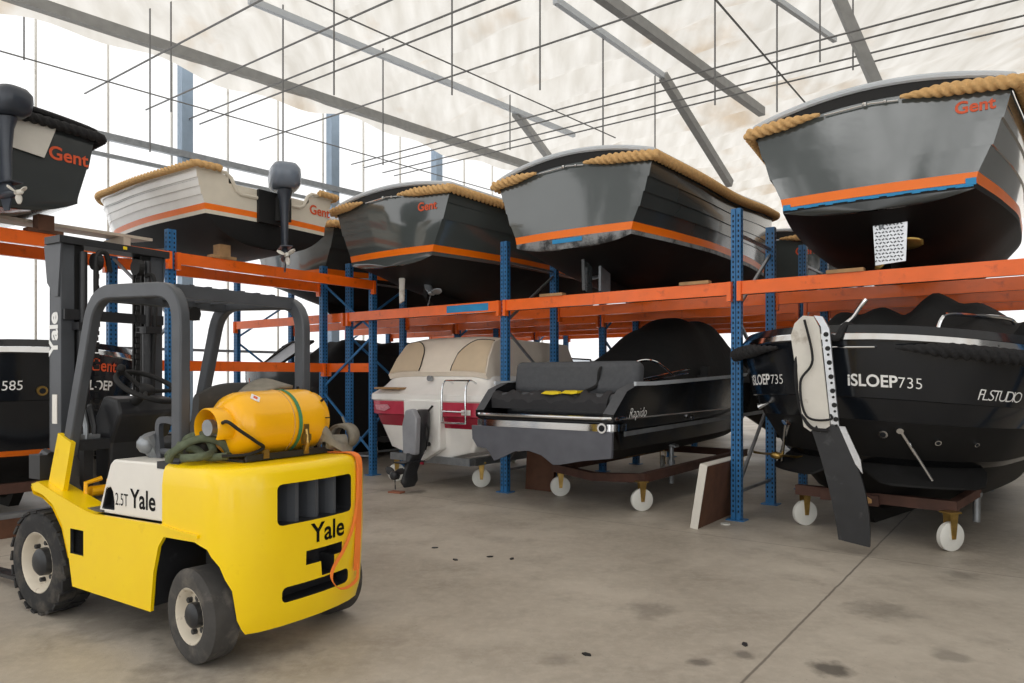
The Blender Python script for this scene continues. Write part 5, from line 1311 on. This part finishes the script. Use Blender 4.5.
for a in (.35, .9, 1.5, -.3, 2.1):
    for x in (-.345,):
        mb = MB(T); c, s_ = math.cos(PI/2-a), math.sin(PI/2-a); Rm = Matrix.Rotation(PI/2-a, 3, 'X'); mb.box((x, .186*c, .186*s_), (.022, .006, .05), Rm @ Matrix.Rotation(PI/2, 3, 'X')); mb.build('vent_slot', M.hole, gas, smooth=0)
mb = MB(T); aa = PI*.5-.62
c, s_ = math.cos(aa), math.sin(aa); Rm = Matrix.Rotation(aa, 3, 'X')
mb.box((.20, (rg+.001)*c, (rg+.001)*s_), (.055, .055, .004), Rm @ Matrix.Rotation(-PI/2, 3, 'X') @ Matrix.Rotation(.785, 3, 'Z')); mb.box((.20, (rg+.003)*c, (rg+.003)*s_), (.025, .025, .004), Rm @ Matrix.Rotation(-PI/2, 3, 'X') @ Matrix.Rotation(.785, 3, 'Z'), mi=1)
mb.build('hazard_sticker', [M.white, M.redtxt], gas, smooth=0)
# canvas pad behind the cylinder
rows = []
for i in range(13):
    t = i/12; row = []
    for j in range(6):
        q = j/5; row.append((.10-.16*q, .12-.30*t, .36+.06*math.sin(PI*t*.9)**.8*(1-.5*q)+.06*t-.02*q))
    rows.append(row)
mb = MB(); mb.grid(rows); o = mb.build('canvas_flap', M.greyrag, smooth=60); o.modifiers.new('t', 'SOLIDIFY').thickness = .02
o.location = FP(-.02, 0, 1.085); o.rotation_euler.z = FR; tag(o, 'folded grey canvas flap draped over the gas cylinder next to the seat back', 'canvas')
# bundle of rolled hose at the right end
bn = thing('rolled_lifting_strap', 'rolled grey lifting strap lying at the right end of the gas cylinder', 'strap', FP(-.24, -.46, 1.075), FR)
mb = MB()
for c, r_, ax in (((.02, -.02, .09), .085, 0.35), ((-.02, .10, .06), .05, -.5)):
    rows = []
    n = 60
    for k in range(n+1):
        a = 2*PI*2.4*k/n; rr = r_*(1-.16*k/n); row = []
        for x in (-.07, .07):
            p = Vector((rr*math.cos(a), x, rr*math.sin(a))); p.rotate(Euler((0, .2, ax))); row.append(Vector(c)+p)
        rows.append(row)
    mb.grid(rows)
o = mb.build('strap_roll', M.greyrag, bn, smooth=60); o.modifiers.new('t', 'SOLIDIFY').thickness = .012
mb = MB(); P = smooth_path([(.05, .18, .05), (-.02, .20, .10), (-.10, .12, .03), (-.06, .02, .02), (.06, -.12, .05), (.02, -.02, .19)], 6); mb.rtube(P, .06, .012, up=(.3,.2,1)); mb.tube(smooth_path([(.1, .2, .02), (.06, .26, .12), (0, .2, .16), (-.05, .15, .05)], 6), .03, 8); mb.build('loose_end', M.greyrag, bn, smooth=60)
# rope heap at the left end
rp_ = MB()
for P in ([(.08, .50, 0.02), (.10, .46, .10), (.0, .40, .14), (-.06, .38, .05), (-.10, .48, .03), (.0, .53, .02)], [(.12, .53, -.0), (.06, .53, .06), (-.02, .44, .12), (-.10, .36, .10), (-.10, .30, .03)], [(.14, .52, .02), (.16, .48, .04), (.06, .42, .06), (-.06, .42, .02), (-.16, .36, .025)]):
    rp_.tube(smooth_path(P, 7), .022, 9)
rh = rp_.build('rope_bundle', M.greenrope, smooth=60); rh.location = FP(0, 0, 1.085); rh.rotation_euler.z = FR
tag(rh, 'grey-green rope bundle at the corner of the forklift counterweight by the guard foot', 'rope')
# orange strap hanging over the back
os_ = MB()
def cwo(b, z, o=.012): return Vector((cwx(b)-o, b, z))
P = smooth_path([(-.20, -.30, 1.078), (-.34, -.34, 1.080), Vector((cwx(-.36)+.03, -.36, 1.075)), cwo(-.365, 1.03), cwo(-.365, .9), cwo(-.36, .7), cwo(-.345, .5), cwo(-.33, .36)], 6); os_.rtube(P, .048, .004, up=(0,1,0))
P = smooth_path([cwo(-.345, 1.0, .016), cwo(-.33, .80, .018), cwo(-.28, .64, .02), cwo(-.18, .52, .025), cwo(-.09, .44, .03), cwo(-.06, .38, .04), cwo(-.12, .31, .04), cwo(-.22, .29, .03), cwo(-.33, .31, .016), cwo(-.335, .4, .016)], 6); os_.rtube(P, .022, .004, up=(.2,.7,.7))
o = os_.build('hanging_strap', M.ostrap, smooth=60); o.location = FO; o.rotation_euler.z = FR; tag(o, 'orange webbing strap hanging down the back of the forklift counterweight', 'strap')
